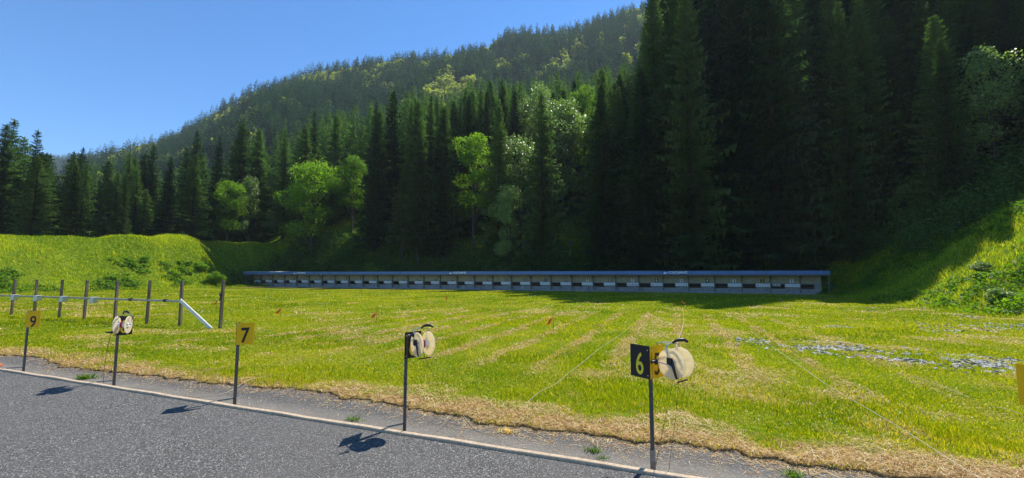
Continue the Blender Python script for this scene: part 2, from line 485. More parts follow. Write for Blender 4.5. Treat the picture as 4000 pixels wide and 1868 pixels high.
M['cane'] = plain('rusty_cane', (0.32, 0.12, 0.05), 0.8, 0, 0.2, 30)
M['roofblue'] = plain('blue_sheet', (0.11, 0.20, 0.40), 0.45, 0.1, 0.12, 0.6, 0.4, 0.05)
M['banner'] = plain('banner_blue', (0.035, 0.13, 0.38), 0.5, 0, 0.05, 2)
M['white'] = plain('white_paint', (0.80, 0.80, 0.80), 0.5, 0, 0.04, 4)
M['wallup'] = mat_wood('beige_boards', (0.36, 0.31, 0.20), (0.54, 0.47, 0.32), (14, 1, 2))
M['walllow'] = mat_wood('grey_boards', (0.24, 0.235, 0.225), (0.42, 0.41, 0.385), (14, 1, 3))
M['dark'] = plain('hollow_shade', (0.012, 0.012, 0.012), 0.9, 0, 0.2, 3)  # near-black paint standing in for the shade inside the shed openings
M['slat'] = mat_wood('brown_slats', (0.12, 0.08, 0.06), (0.24, 0.17, 0.12), (14, 1, 1))
M['shedpost'] = mat_wood('shed_posts', (0.14, 0.13, 0.11), (0.27, 0.25, 0.22))
M['concrete'] = plain('concrete', (0.34, 0.34, 0.36), 0.9, 0, 0.2, 1.5, 0.2, 0.3)
M['slate'] = plain('slate_chips', (0.38, 0.37, 0.35), 0.75, 0, 0.45, 9, 0.2, 0.2)
M['brick'] = plain('brick', (0.50, 0.16, 0.06), 0.9, 0, 0.2, 20)

# ------------------------------------------------------------------ terrain
def axis(segs):
    out = []
    for a, b, s in segs: out.append(np.arange(a, b, s))
    return np.unique(np.concatenate(out + [np.array([segs[-1][1]])]))
xs = axis([(-1500, -400, 50), (-400, -150, 10), (-150, -90, 3), (-90, 60, 0.9), (60, 150, 4), (150, 400, 12), (400, 1500, 50)])
ys = axis([(-250, -20, 12), (-20, 2, 1.5), (2, 90, 0.9), (90, 200, 2.5), (200, 560, 9), (560, 1500, 45)])
X, Y = np.meshgrid(xs, ys)
Z = gz(X, Y)
U, W = UW(X, Y)
Z = np.where(W < 5.75, -0.20, Z)                       # the sheet lies under the asphalt
V = np.stack([X.ravel(), Y.ravel(), Z.ravel()], 1)
nx, ny = len(xs), len(ys)
I = np.arange(nx * ny).reshape(ny, nx)
F4 = np.stack([I[:-1, :-1].ravel(), I[:-1, 1:].ravel(), I[1:, 1:].ravel(), I[1:, :-1].ravel()], 1)
tag(link('terrain', np_mesh('terrain', V, F4, M['ground'], True)), kind='structure')

# lawn margin: a fine sheet with a ragged edge next to the asphalt
def lawn_edge(u): return EDGE_W + 0.22 * vnoise(u, u * 0, 1.9, 2) + 0.07 * vnoise(u, u * 0, 0.45, 4) + 0.07 * vnoise(u, u * 0, 0.17, 6) + 0.05 * vnoise(u, u * 0, 0.075, 7) + 0.12 * np.clip((u - 1) / 5, 0, 1.5)
uu = np.arange(-40, 13, 0.035)
tt = np.concatenate([[0.0, 0.012], np.linspace(0.04, 1.6, 24)])
UUm, TTm = np.meshgrid(uu, tt)
WWm = lawn_edge(UUm) + TTm
xm, ym = XY(UUm, WWm)
zm = gz(xm, ym) + 0.014 * np.minimum(1, 1.5 - TTm) * vnoise(UUm, WWm, 0.17, 8) + 0.012 * vnoise(UUm, WWm, 0.07, 12)
zm = np.maximum(zm, np.where(TTm < .9, -0.116 + .012 * smooth(TTm / .25) + .014 * np.clip(vnoise(UUm, WWm, .11, 14) + .2, 0, 1), -1))
zm = np.where(TTm < 0.005, -0.19, zm)
zm = np.where(TTm > 1.55, zm - 0.05, zm + np.where(TTm < .9, 0.012, -0.002))
V = np.stack([xm.ravel(), ym.ravel(), zm.ravel()], 1)
I = np.arange(xm.size).reshape(xm.shape)
F4 = np.stack([I[:-1, :-1].ravel(), I[:-1, 1:].ravel(), I[1:, 1:].ravel(), I[1:, :-1].ravel()], 1)
tag(link('lawn_margin', np_mesh('lawn_margin', V, F4, M['ground'], True)), kind='structure')

def slab(name, u0, u1, w0, w1, z0, z1, mat):
    b = MB()
    c = [XY(u0, w0), XY(u1, w0), XY(u1, w1), XY(u0, w1)]
    vs = [(x, y, z0) for x, y in c] + [(x, y, z1) for x, y in c]
    b.add(vs, [(3, 2, 1, 0), (4, 5, 6, 7), (0, 1, 5, 4), (1, 2, 6, 5), (2, 3, 7, 6), (3, 0, 4, 7)])
    return b.build(name, mat)
tag(slab('firing_platform', -45, 14, -25, KERB_W - .076, -0.32, -0.022, M['asphalt']), kind='structure')
tag(slab('asphalt_strip', -45, 14, KERB_W, 5.65, -0.24, -0.120, M['strip']), kind='structure')

# kerb boards, about 4 m each, laid end to end
kerb = empty('wooden_kerb', (*XY(0, KERB_W - .026), -0.02), ZROT, 'long tan wooden kerb board between the two strips of asphalt', 'kerb')
ku = -30.0
kk = random.Random(3)
while ku < 12:
    L = 3.4 + kk.random() * 0.9
    b = MB()
    n = 18
    vs = []
    for i in range(n + 1):
        q = ku + (L - 0.012) * i / n
        dz = 0.003 * math.sin(q * 5.1) + kk.uniform(-.0015, .0015)
        f0 = -0.034 + kk.uniform(-.003, .003)
        for (a, z) in ((f0, -0.14), (f0, 0.018 + dz), (f0 + 0.006, 0.024 + dz), (0.022, 0.024 + dz), (0.026, 0.018 + dz), (0.026, -0.14)):
            vs.append((q, a, z))
    fs = []
    for i in range(n):
        for k in range(6):
            fs.append((i * 6 + k, i * 6 + (k + 1) % 6, (i + 1) * 6 + (k + 1) % 6, (i + 1) * 6 + k))
    fs.append(tuple(range(6))); fs.append(tuple(range(n * 6, n * 6 + 6)))
    b.add(vs, fs)
    b.build('kerb_board', M['kerb'], kerb)
    ku += L

# ------------------------------------------------------------------ grass (stuff)
def blades(pos, h, wd, lean, cols, rng, bend=0.35):
    n = len(pos)
    a = rng.uniform(0, 2 * np.pi, n)
    dx, dy = np.cos(a) * wd / 2, np.sin(a) * wd / 2
    b = rng.uniform(0, 2 * np.pi, n)
    lx, ly = np.cos(b) * lean * h, np.sin(b) * lean * h
    V = np.zeros((n, 5, 3), np.float32)
    V[:, 0] = pos + np.stack([-dx, -dy, 0 * dx], 1)
    V[:, 1] = pos + np.stack([dx, dy, 0 * dx], 1)
    m = pos + np.stack([lx * .35, ly * .35, h * .55], 1)
    V[:, 2] = m + np.stack([dx * .75, dy * .75, 0 * dx], 1)
    V[:, 3] = m + np.stack([-dx * .75, -dy * .75, 0 * dx], 1)
    V[:, 4] = pos + np.stack([lx, ly, h * (1 - 0.25 * lean)], 1)
    base = (np.arange(n) * 5)[:, None]
    T = np.concatenate([base + np.array([[0, 1, 2]]), base + np.array([[0, 2, 3]]), base + np.array([[3, 2, 4]])])
    C = np.repeat(cols[:, None, :], 5, 1)
    return V.reshape(-1, 3), T, C.reshape(-1, 3)

def gm(x, y, u, w): return np.where(w < lawn_edge(u) + .9, np.maximum(gz(x, y), -.090), gz(x, y) + np.where(w < lawn_edge(u) + 1.6, .010, 0))
def dry_amount(u, w):
    e = smooth((5.98 - w + 0.8 * vnoise(u, w, 0.9, 41) + .35 * vnoise(u, w, .3, 42)) / 1.1)
    rows = np.sin(u * 4.9 + 1.5) * 0.5 + 0.35 * vnoise(u, w, 0.6, 43)
    rows = smooth((rows - 0.30) / 0.18) * smooth((9.5 - np.abs(u + 4.5)) / 3) * smooth((8.5 - np.abs(w - 15)) / 3)
    p = smooth((0.55 * vnoise(u, w, 2.3, 45) + 0.55 * vnoise(u, w, 0.8, 46) - 0.28) / 0.25)
    return np.clip(np.maximum(np.maximum(e, rows * 0.65), p * 0.6), 0, 1)

def lawn():
    rng = np.random.default_rng(5)
    n = 900000
    dep = 4.0 * np.exp(rng.uniform(0, 1, n) * math.log(56 / 4.0))
    r = rng.uniform(-1.34, 1.34, n)
    x, y = dep * r, dep
    u, w = UW(x, y)
    ok = (w > lawn_edge(u) - 0.02) & (w < 52.5) & (u > -66) & (u < 14.6)
    x, y, u, w, dep = [q[ok] for q in (x, y, u, w, dep)]
    dry = dry_amount(u, w)
    clump = 0.5 + 0.5 * vnoise(x, y, 0.35, 51)
    keep = rng.uniform(0, 1, len(x)) < (1 - 0.80 * dry) * (0.45 + 0.75 * clump)
    x, y, u, w, dep, dry, clump = [q[keep] for q in (x, y, u, w, dep, dry, clump)]
    n = len(x)
    big = vnoise(x, y, 3.2, 53); bb = vnoise(x, y, 1.1, 54)
    tall = smooth((vnoise(x, y, 1.6, 55) - 0.15) / 0.5)
    h = (0.021 + 0.022 * clump + 0.030 * tall) * rng.uniform(.6, 1.4, n) * (1 + 0.012 * (dep - 5))
    wd = 0.0065 * rng.uniform(.7, 1.3, n) * np.maximum(1, dep / 6.0)
    g1 = np.array([0.085, 0.18, 0.005]); g2 = np.array([0.32, 0.375, 0.013]); g3 = np.array([0.55, 0.50, 0.025]); st = np.array([0.66, 0.48, 0.15])
    k = np.clip(0.42 + 0.36 * big + 0.3 * bb + .45 * (clump - .5) + rng.normal(0, .25, n), 0, 1)[:, None]
    c = g1 * (1 - k) + g2 * k
    y2 = (rng.uniform(0, 1, n) < 0.18 + 0.2 * dry + .10 * (big > .2))[:, None]
    c = np.where(y2, g3 * rng.uniform(.8, 1.15, (n, 1)), c)
    s2 = (rng.uniform(0, 1, n) < 0.025 + 0.5 * dry)[:, None]
    c = np.where(s2, st * rng.uniform(.7, 1.1, (n, 1)), c)
    p = np.stack([x, y, gm(x, y, u, w) - 0.003], 1)
    V, T, C = blades(p, h, wd, rng.uniform(.1, 1.0, n), c, rng)
    tag(link('lawn_grass', np_mesh('lawn_grass', V, T, M['blade'], False, C)), 'mown yellow green grass covering the shooting range', 'grass', kind='stuff')
lawn()

def straw():
    rng = np.random.default_rng(6)
    n = 300000
    dep = 3.6 * np.exp(rng.uniform(0, 1, n) * math.log(30 / 3.6))
    r = rng.uniform(-1.34, 1.34, n)
    x, y = dep * r, dep
    u, w = UW(x, y)
    dry = dry_amount(u, w)
    e = lawn_edge(u)
    ok = (w > e - 0.05 - 0.45 * rng.uniform(0, 1, n) ** 3) & (rng.uniform(0, 1, n) < 0.035 + 0.965 * np.clip(dry * 1.15, 0, 1)) & (u < 14)
    loose = (~ok) & (w > 3.95) & (w < e) & (rng.uniform(0, 1, n) < 0.016)
    ok = ok | loose
    sel = ok
    x, y, u, w, dep = [q[ok] for q in (x, y, u, w, dep)]
    on_asph = w < lawn_edge(u)
    n = len(x)
    L = rng.uniform(.025, .10, n) * np.maximum(1, dep / 9)
    L = np.where(rng.uniform(0, 1, n) < 0.03, L * 2.6, L)
    wd = 0.0028 * rng.uniform(.7, 1.5, n) * np.maximum(1, dep / 4.5)
    a = rng.uniform(0, 2 * np.pi, n)
    z0 = np.where(on_asph, -0.115, np.maximum(gz(x, y), np.where(w < lawn_edge(u) + .9, -.100, -1)) + 0.010 + rng.uniform(0, .045, n) * dry[sel])
    dz = np.where(on_asph, 0.003, rng.normal(0, .30, n) * L)
    d = np.stack([np.cos(a) * L / 2, np.sin(a) * L / 2, dz / 2], 1)
    s = np.stack([-np.sin(a) * wd / 2, np.cos(a) * wd / 2, 0 * wd], 1)
    p = np.stack([x, y, z0], 1)
    mid = p + np.stack([-np.sin(a), np.cos(a), 0 * a], 1) * (rng.normal(0, .12, n) * L)[:, None]
    V = np.stack([p - d - s, p - d + s, mid + s * 1.2, mid - s * 1.2, p + d + s, p + d - s], 1).reshape(-1, 3)
    b = (np.arange(n) * 6)[:, None]
    Fq = np.concatenate([b + np.array([[0, 1, 2, 3]]), b + np.array([[3, 2, 4, 5]])])
    c1 = np.array([0.66, 0.44, 0.18]); c2 = np.array([0.36, 0.19, 0.065]); c3 = np.array([0.76, 0.62, 0.36])
    k = rng.uniform(0, 1, (n, 1))
    C = np.where(k < .5, c1 * rng.uniform(.75, 1.1, (n, 1)), np.where(k < .8, c2 * rng.uniform(.7, 1.2, (n, 1)), c3))
    tag(link('dry_straw', np_mesh('dry_straw', V, Fq, M['straw'], False, np.repeat(C[:, None], 6, 1).reshape(-1, 3))), 'tan dry straw lying along the lawn edge and in mown rows', 'straw', kind='stuff')
straw()

def bank_grass():
    rng = np.random.default_rng(8)
    P_, H_, W_, C_ = [], [], [], []
    # left berm and back berm; right bank
    for (n, u0, u1, w0, w1) in ((150000, -86, -65, 8, 80), (60000, -80, 12, 57.5, 72), (150000, 14, 34, 6, 62)):
        u = rng.uniform(u0, u1, n); w = rng.uniform(w0, w1, n)
        x, y = XY(u, w)
        keep = (y > 4) & (np.abs(x / np.maximum(y, 1)) < 1.4)
        x, y, u, w = x[keep], y[keep], u[keep], w[keep]
        n = len(x)
        dep = y
        cl = vnoise(x, y, 1.7, 61) * .6 + vnoise(x, y, .7, 62) * .4
        h = (0.20 + 0.22 * np.clip(cl + .3, 0, 1)) * rng.uniform(.6, 1.5, n)
        wd = 0.02 * rng.uniform(.7, 1.4, n) * np.maximum(.8, dep / 25)
        big = vnoise(x, y, 5.5, 63)
        k = np.clip(.45 + .4 * big + .3 * cl + rng.normal(0, .22, n), 0, 1)[:, None]
        c = np.array([0.09, 0.19, 0.010]) * (1 - k) + np.array([0.40, 0.50, 0.02]) * k
        ye = (rng.uniform(0, 1, n) < .12 + .18 * (big > .15))[:, None]
        c = np.where(ye, np.array([0.66, 0.60, 0.08]) * rng.uniform(.7, 1.1, (n, 1)), c)
        P_.append(np.stack([x, y, gz(x, y) - .03], 1)); H_.append(h); W_.append(wd); C_.append(c)
    p, h, wd, c = np.concatenate(P_), np.concatenate(H_), np.concatenate(W_), np.concatenate(C_)
    V, T, C = blades(p, h, wd, rng.uniform(.1, .9, len(p)), c, rng)
    tag(link('bank_grass', np_mesh('bank_grass', V, T, M['bankgrass'], False, C)), 'long uncut grass growing over the earth banks', 'grass', kind='stuff')
bank_grass()

def leaf_quads(centers, size, rng, flatten=0.5):
    n = len(centers)
    nrm = rng.normal(0, 1, (n, 3)); nrm[:, 2] = np.abs(nrm[:, 2]) + flatten
    nrm /= np.linalg.norm(nrm, axis=1)[:, None]
    t = np.cross(nrm, rng.normal(0, 1, (n, 3))); t /= np.linalg.norm(t, axis=1)[:, None] + 1e-9
    b = np.cross(nrm, t)
    s = size[:, None]
    V = np.stack([centers - t * s, centers + b * s * .62, centers + t * s, centers - b * s * .62], 1).reshape(-1, 3)
    Fq = (np.arange(n) * 4)[:, None] + np.array([[0, 1, 2, 3]])
    return V, Fq

def weeds():
    rng = np.random.default_rng(9)
    Cn, S = [], []
    for (n, u0, u1, w0, w1, thr) in ((1200, -71, -65.5, 10, 66, .12), (2400, 14.2, 30, 8, 60, -.05), (420, 14.4, 24, 10, 33, -.4), (2600, -76, 14, 58, 70, -.2)):
        u = rng.uniform(u0, u1, n); w = rng.uniform(w0, w1, n)
        x, y = XY(u, w)
        m = vnoise(x, y, 4.5, 71) * .6 + vnoise(x, y, 1.6, 72) * .4
        keep = (m > thr) & (y > 5) & (np.abs(x / np.maximum(y, 1)) < 1.35)
        x, y = x[keep], y[keep]
        for a, b in zip(x, y):
            k = 34
            rr = rng.uniform(.25, .75)
            pts = rng.normal(0, 1, (k, 3)); pts /= np.linalg.norm(pts, axis=1)[:, None]
            pts *= rr * rng.uniform(.5, 1.1, (k, 1)); pts[:, 2] = np.abs(pts[:, 2]) * .75
            Cn.append(pts + np.array([a, b, gz1(a, b)])); S.append(rng.uniform(.06, .13, k) * max(1, b / 38))
    V, Fq = leaf_quads(np.concatenate(Cn), np.concatenate(S), rng)
    tag(link('bank_weeds', np_mesh('bank_weeds', V, Fq, M['leaf'])), 'low broad leaved weeds and nettles matted over the earth banks', 'undergrowth', kind='stuff')
weeds()

def flowers():
    rng = np.random.default_rng(10)
    n = 3200
    dep = 5 * np.exp(rng.uniform(0, 1, n) * math.log(9)); x = dep * rng.uniform(-1.3, 1.3, n); y = dep
    u, w = UW(x, y); dens = vnoise(x, y, 4, 81)
    ok = (w > 6) & (w < 50) & (u > -64) & (u < 13) & (dens > -.1)
    x, y, dep = x[ok], y[ok], dep[ok]
    c = np.stack([x, y, gz(x, y) + rng.uniform(.04, .09, len(x))], 1)
    V, Fq = leaf_quads(c, 0.011 * np.maximum(1, dep / 7), rng, 2.0)
    k = np.repeat(rng.uniform(0, 1, len(x)) < .55, 4)[:, None]
    C = np.where(k, np.array([.8, .62, .06]), np.array([.8, .8, .72]))
    tag(link('lawn_flowers', np_mesh('lawn_flowers', V, Fq, M['straw'], False, C)), 'tiny yellow and white flowers dotted over the lawn', 'flowers', kind='stuff')
flowers()

def slates():
    rng = np.random.default_rng(12)
    b = MB()
    zones = [(2890, 3320, 12.2, 10.6, 250), (3120, 3540, 11.0, 9.3, 230), (3540, 4080, 9.8, 8.2, 420), (3560, 3880, 16.8, 14.2, 190), (3200, 3310, 16.2, 15.2, 22),
             (3850, 4080, 16.5, 14.8, 60), (3620, 3820, 20.5, 18.5, 70), (3250, 3600, 25.5, 22.5, 60)]
    for (p0, p1, y0, y1, n) in zones:
        for i in range(int(n * 2.2)):
            s = rng.uniform(0, 1)
            yy = y0 + (y1 - y0) * np.clip(s + rng.normal(0, .16), -.1, 1.1)
            px = p0 + (p1 - p0) * np.clip(s + rng.normal(0, .22), -.05, 1.05) if p1 - p0 > 350 else rng.uniform(p0, p1)
            x, y = RAY(px, yy)
            if vnoise(x, y, .6, 91) < -.25: continue
            k = rng.integers(4, 7); a0 = rng.uniform(0, 6.3); s_ = rng.uniform(.018, .055)
            tilt = rng.normal(0, .25, 2)
            z = gz1(x, y) + rng.uniform(.006, .02)
            top = []
            for j in range(k):
                a = a0 + 2 * math.pi * j / k; rr = s_ * rng.uniform(.6, 1.2)
                dx, dy = rr * math.cos(a) * 1.3, rr * math.sin(a)
                top.append((x + dx, y + dy, z + dx * tilt[0] + dy * tilt[1]))
            bot = [(q[0], q[1], q[2] - .012) for q in top]
            fs = [tuple(range(k)), tuple(range(k, 2 * k))[::-1]] + [(j, k + j, k + (j + 1) % k, (j + 1) % k) for j in range(k)]
            b.add(top + bot, fs)
    o = b.build('slate_chips', M['slate'])
    tag(o, 'flat grey stone chips scattered in patches on the right of the lawn', 'stones', kind='stuff')
slates()

# ------------------------------------------------------------------ trees
def spruce_arr(rng, H, Rm, z0f, step, nb, K, size=1.0):
    tri = []
    ex = rng.uniform(.62, 1.05); side = rng.uniform(0, 6.28); asym = rng.uniform(0, .22)
    z = z0f * H
    while z < H * .985:
        t = z / H
        tt = (t - z0f) / (1 - z0f)
        prof = min(1.0, (tt + .05) / .14) ** .6 * (1 - tt) ** ex
        Rw = Rm * prof * rng.uniform(.72, 1.15) + .18
        n = max(3, int(nb * (0.6 + .4 * prof) + rng.uniform(0, 1.5)))
        a0 = rng.uniform(0, 6.28)
        for i in range(n):
            if rng.uniform() < .07: continue
            a = a0 + 6.283 * i / n + rng.normal(0, .22)
            Rb = Rw * rng.uniform(.55, 1.18) * (1 + asym * math.cos(a - side))
            ca, sa = math.cos(a), math.sin(a)
            out = np.array([ca, sa, 0.]); lat = np.array([-sa, ca, 0.])
            droop = rng.uniform(.28, .55) * (1 - .75 * t)
            zz = z + rng.normal(0, .12)
            for k in range(K):
                s = (k + rng.uniform(.2, .9)) / K
                p = out * Rb * s; p[2] = zz - droop * Rb * s ** 1.1 + .22 * Rb * s ** 3 + (.25 * Rb * s if t > .75 else 0)
                ln = (Rb * .34 * (1.15 - .75 * s) + .16) * size
                for sd in (-1, 1):
                    ap = p + out * ln * rng.uniform(.35, .9) + lat * sd * ln * rng.uniform(.7, 1.2); ap[2] -= ln * rng.uniform(.15, .5)
                    q = p + out * Rb / K * rng.uniform(.7, 1.1)
                    q[2] -= droop * Rb / K * .6
                    tri.append((p, q, ap))
                if rng.uniform() < .75:
                    q = p + out * Rb / K * 1.2
                    hg = (p + q) / 2 + lat * rng.normal(0, .12); hg[2] -= ln * rng.uniform(.6, 1.15)
                    tri.append((p, q, hg))
            tip = out * Rb * 1.12; tip[2] = zz - droop * Rb + .22 * Rb
            b1 = out * Rb * .8 + lat * .10 * size; b2 = out * Rb * .8 - lat * .10 * size
            b1[2] = b2[2] = zz - droop * Rb * .8 + .1 * Rb
            tri.append((b1, b2, tip))
        z += step * (1.25 - .6 * t) * rng.uniform(.8, 1.2)
    top = np.array([0, 0, H])
    for i in range(5):
        a = rng.uniform(0, 6.28); o = np.array([math.cos(a) * .18, math.sin(a) * .18, H * .955 - 0])
        o2 = np.array([math.cos(a + 2) * .18, math.sin(a + 2) * .18, H * .955])
        tri.append((o, o2, top))
    V = np.array(tri).reshape(-1, 3)
    return V, np.arange(len(V)).reshape(-1, 3)

def cone_trunk(rng, H, r0, limbs=()):
    b = MB()
    pts = [(0, 0, -1.2), (0, 0, 0)] + [(rng.normal(0, .06), rng.normal(0, .06), H * f) for f in (.12, .3, .5, .7, .9)] + [(0, 0, H * .985)]
    rs = [r0 * 1.35, r0 * 1.15, r0 * .9, r0 * .76, r0 * .58, r0 * .38, r0 * .15, .015]
    b.tube(pts, rs, 8)
    for k in range(16):                                  # dead stubs under the crown
        z = H * rng.uniform(.05, .35); a = rng.uniform(0, 6.28); L = rng.uniform(.5, 1.6)
        b.tube([(0, 0, z), (math.cos(a) * L, math.sin(a) * L, z - .15 * L)], [.035, .01], 4, False)
    return b

SPR = []      # (crown mesh, trunk mesh, H)
sr = np.random.default_rng(21)
for i in range(9):
    H = 30.0
    z0 = [.02, .03, .02, .08, .05, .14, .02, .06, .20][i]
    Rm = [3.9, 3.3, 4.3, 3.4, 3.0, 3.2, 3.7, 4.1, 2.9][i]
    V, T = spruce_arr(sr, H, Rm, z0, .47, 9, 5, 1.2)
    SPR.append((np_mesh('spruce_crown', V, T, M['needle']), cone_trunk(sr, H, .34).mesh('spruce_trunk', M['bark']), H))
SPR_LO = len(SPR)
for i in range(3):
    V, T = spruce_arr(sr, 30.0, [3.8, 4.3, 3.4][i], .02, .36, 10, 8, .8)
    SPR.append((np_mesh('spruce_crown', V, T, M['needle']), cone_trunk(sr, 30.0, .34).mesh('spruce_trunk', M['bark']), 30.0))
SPR_PALE = len(SPR)
for i in range(2):
    V, T = spruce_arr(sr, 30.0, [3.1, 3.6][i], .06, .36, 10, 8, .72)
    SPR.append((np_mesh('spruce_crown', V, T, M['needle_light']), cone_trunk(sr, 30.0, .3).mesh('spruce_trunk', M['bark']), 30.0))
LOW = [spruce_arr(sr, 30.0, rm, .1, 1.0, 7, 3, 1.5) for rm in (3.6, 3.1, 4.0, 3.3)]
FAR = [spruce_arr(sr, 26.0, rm, .05, 1.7, 6, 1, 2.0) for rm in (4.2, 4.8, 3.6, 4.0)]

TREES_PLACED = []
def spruce_at(x, y, H, label, group, vi=None, wide=1.0, cat='spruce'):
    pale = 'pale' in label
    near = y < 66 or (label and 'sunlit branches' in label)
    vi = (SPR_LO + random.randrange(3)) if near else (random.randrange(SPR_LO) if vi is None else vi)
    if pale: vi = SPR_PALE + random.randrange(2)
    cm, tm, H0 = SPR[vi]
    s = H / H0
    o = empty('spruce_tree', (x, y, gz1(x, y) - .1), random.uniform(0, 6.28), label, cat, group)
    wide = wide * random.uniform(.9, 1.4) * (1.12 if x / y < -.82 else 1) * (30.0 / H) ** .35
    o.scale = (s * wide, s * wide, s)
    o.rotation_euler[0] = random.gauss(0, .012); o.rotation_euler[1] = random.gauss(0, .012)
    link('trunk', tm, o); link('crown', cm, o)
    TREES_PLACED.append((x, y, H))
    return o

def decid_variant(seed, H, Rx, z0f, nl, nq, ls, mat, upright=1.0):
    rng = np.random.default_rng(seed)
    b = MB()
    th = H * (z0f + .25)
    pts = [(0, 0, -1.0), (0, 0, 0), (rng.normal(0, .1), rng.normal(0, .1), th * .5), (rng.normal(0, .25), rng.normal(0, .25), th), (rng.normal(0, .4), rng.normal(0, .4), H * .8)]
    b.tube(pts, [.34, .28, .22, .17, .05], 8)
    C, S = [], []
    for i in range(nl):
        f = rng.uniform(0, 1)
        zc = H * (z0f + (1 - z0f) * (.12 + .80 * f))
        env = math.sin(math.pi * min(1, .18 + .80 * f)) ** .7
        a = rng.uniform(0, 6.28); rr = Rx * env * rng.uniform(.25, .85)
        c = np.array([math.cos(a) * rr, math.sin(a) * rr, zc])
        lr = Rx * rng.uniform(.26, .46)
        st = (0, 0, max(H * z0f * .8, zc - rr * 1.1 - 1))
        b.tube([st, (c[0] * .55, c[1] * .55, (st[2] + zc) / 2), tuple(c)], [.09, .06, .015], 5, False)
        k = int(nq / nl * rng.uniform(.7, 1.3))
        p = rng.normal(0, 1, (k, 3)); p /= np.linalg.norm(p, axis=1)[:, None]
        rad = rng.uniform(.35, 1, (k, 1)) ** .45
        wob = 1 + .28 * np.sin(p[:, :1] * 5 + i) * np.cos(p[:, 1:2] * 4.3 + i * 2)
        p = p * rad * lr * wob; p[:, 2] *= .72 * upright
        C.append(p + c); S.append(rng.uniform(.6, 1.3, k) * ls)
    V, Fq = leaf_quads(np.concatenate(C), np.concatenate(S), rng, .6)
    return (np_mesh('leaf_crown', V, Fq, mat), b.mesh('tree_trunk', M['bark']), H)
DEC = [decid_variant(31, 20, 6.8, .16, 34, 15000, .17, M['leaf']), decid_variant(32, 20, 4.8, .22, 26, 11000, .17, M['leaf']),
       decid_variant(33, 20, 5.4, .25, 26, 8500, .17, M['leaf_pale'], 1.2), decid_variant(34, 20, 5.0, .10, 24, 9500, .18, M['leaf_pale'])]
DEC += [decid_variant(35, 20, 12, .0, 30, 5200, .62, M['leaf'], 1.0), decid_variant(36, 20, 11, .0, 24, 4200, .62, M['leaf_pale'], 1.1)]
def decid_at(px, dep, H, vi, label, cat='tree', wide=1.0, group=None, x=None, name='broadleaf_tree'):
    if x is None: x, y = RAY(px, dep)
    else: y = dep
    cm, tm, H0 = DEC[vi]; s = H / H0
    o = empty(name, (x, y, gz1(x, y) - .1), random.uniform(0, 6.28), label, cat, group)
    o.scale = (s * wide, s * wide, s)
    link('trunk', tm, o); link('crown', cm, o)
    return o

DECS = [  # px, depth, H, variant, wide, label
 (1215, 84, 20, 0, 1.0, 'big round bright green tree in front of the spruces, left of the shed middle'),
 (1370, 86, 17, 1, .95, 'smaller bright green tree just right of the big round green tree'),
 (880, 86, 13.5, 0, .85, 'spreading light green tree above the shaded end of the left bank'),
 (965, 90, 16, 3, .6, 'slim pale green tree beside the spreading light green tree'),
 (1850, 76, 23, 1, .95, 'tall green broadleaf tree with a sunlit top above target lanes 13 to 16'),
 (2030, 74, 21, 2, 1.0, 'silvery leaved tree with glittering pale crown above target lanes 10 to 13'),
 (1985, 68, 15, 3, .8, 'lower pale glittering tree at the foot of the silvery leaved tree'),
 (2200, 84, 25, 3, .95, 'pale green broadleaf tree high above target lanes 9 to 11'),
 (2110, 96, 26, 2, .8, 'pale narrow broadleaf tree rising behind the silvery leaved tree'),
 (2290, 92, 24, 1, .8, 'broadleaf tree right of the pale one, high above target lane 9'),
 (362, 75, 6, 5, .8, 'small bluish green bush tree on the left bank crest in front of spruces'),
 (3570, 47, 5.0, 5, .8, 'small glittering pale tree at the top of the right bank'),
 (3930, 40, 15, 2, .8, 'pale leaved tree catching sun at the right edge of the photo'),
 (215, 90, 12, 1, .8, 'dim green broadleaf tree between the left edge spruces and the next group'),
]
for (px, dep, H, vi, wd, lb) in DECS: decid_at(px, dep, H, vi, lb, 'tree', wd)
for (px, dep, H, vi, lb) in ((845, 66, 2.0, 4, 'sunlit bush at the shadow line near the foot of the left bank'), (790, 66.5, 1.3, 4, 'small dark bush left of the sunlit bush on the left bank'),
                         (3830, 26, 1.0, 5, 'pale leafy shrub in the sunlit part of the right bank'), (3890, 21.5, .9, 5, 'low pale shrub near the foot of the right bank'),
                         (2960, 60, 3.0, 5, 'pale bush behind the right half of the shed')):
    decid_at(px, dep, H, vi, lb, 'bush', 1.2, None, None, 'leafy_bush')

def lanes_at(x, y):
    u, w = UW(x, y)
    s = 54.0 / max(w, 1)                      # where the line of sight crosses the shed
    us = u * s
    return (11.72 - us) / 2.768 + 1
ORD = ['leftmost', 'second', 'third', 'fourth', 'fifth', 'sixth', 'seventh', 'eighth', 'ninth', 'tenth', 'eleventh', 'twelfth', 'thirteenth', 'fourteenth', 'fifteenth',
       'sixteenth', 'seventeenth', 'eighteenth', 'nineteenth', 'twentieth']
def cell(x, y):
    u, w = UW(x, y)
    px = 2000 + F_PX * x / y
    n = lanes_at(x, y)
    if px < 240: return 'in the group at the left edge of the photo', 'spruces at the left edge'
    if n > 31:
        if px < 420: return 'behind the sunlit bank, just right of the far hills', 'spruces behind the sunlit bank'
        if px < 620: return 'behind the sunlit bank, near its shaded end', 'spruces behind the sunlit bank'
        return 'behind the shaded bank left of the shed', 'spruces left of the target shed'
    row = 'front rows' if w < 76 else ('middle rows' if w < 92 else 'upper rows')
    if n < 1:
        if u > 20 and w < 60: return 'on top of the right bank', 'spruces on the right bank'
        k = min(4, int((px - 3050) / 200))
        return 'in %s right of the shed, %s' % (row, ['close to it', 'a little away', 'midway to the edge', 'towards the edge', 'at the right edge'][max(0, k)]), 'spruces right of the target shed'
    return 'in the %s straight behind target lane %d' % (row, int(n)), 'spruces behind the target lanes'
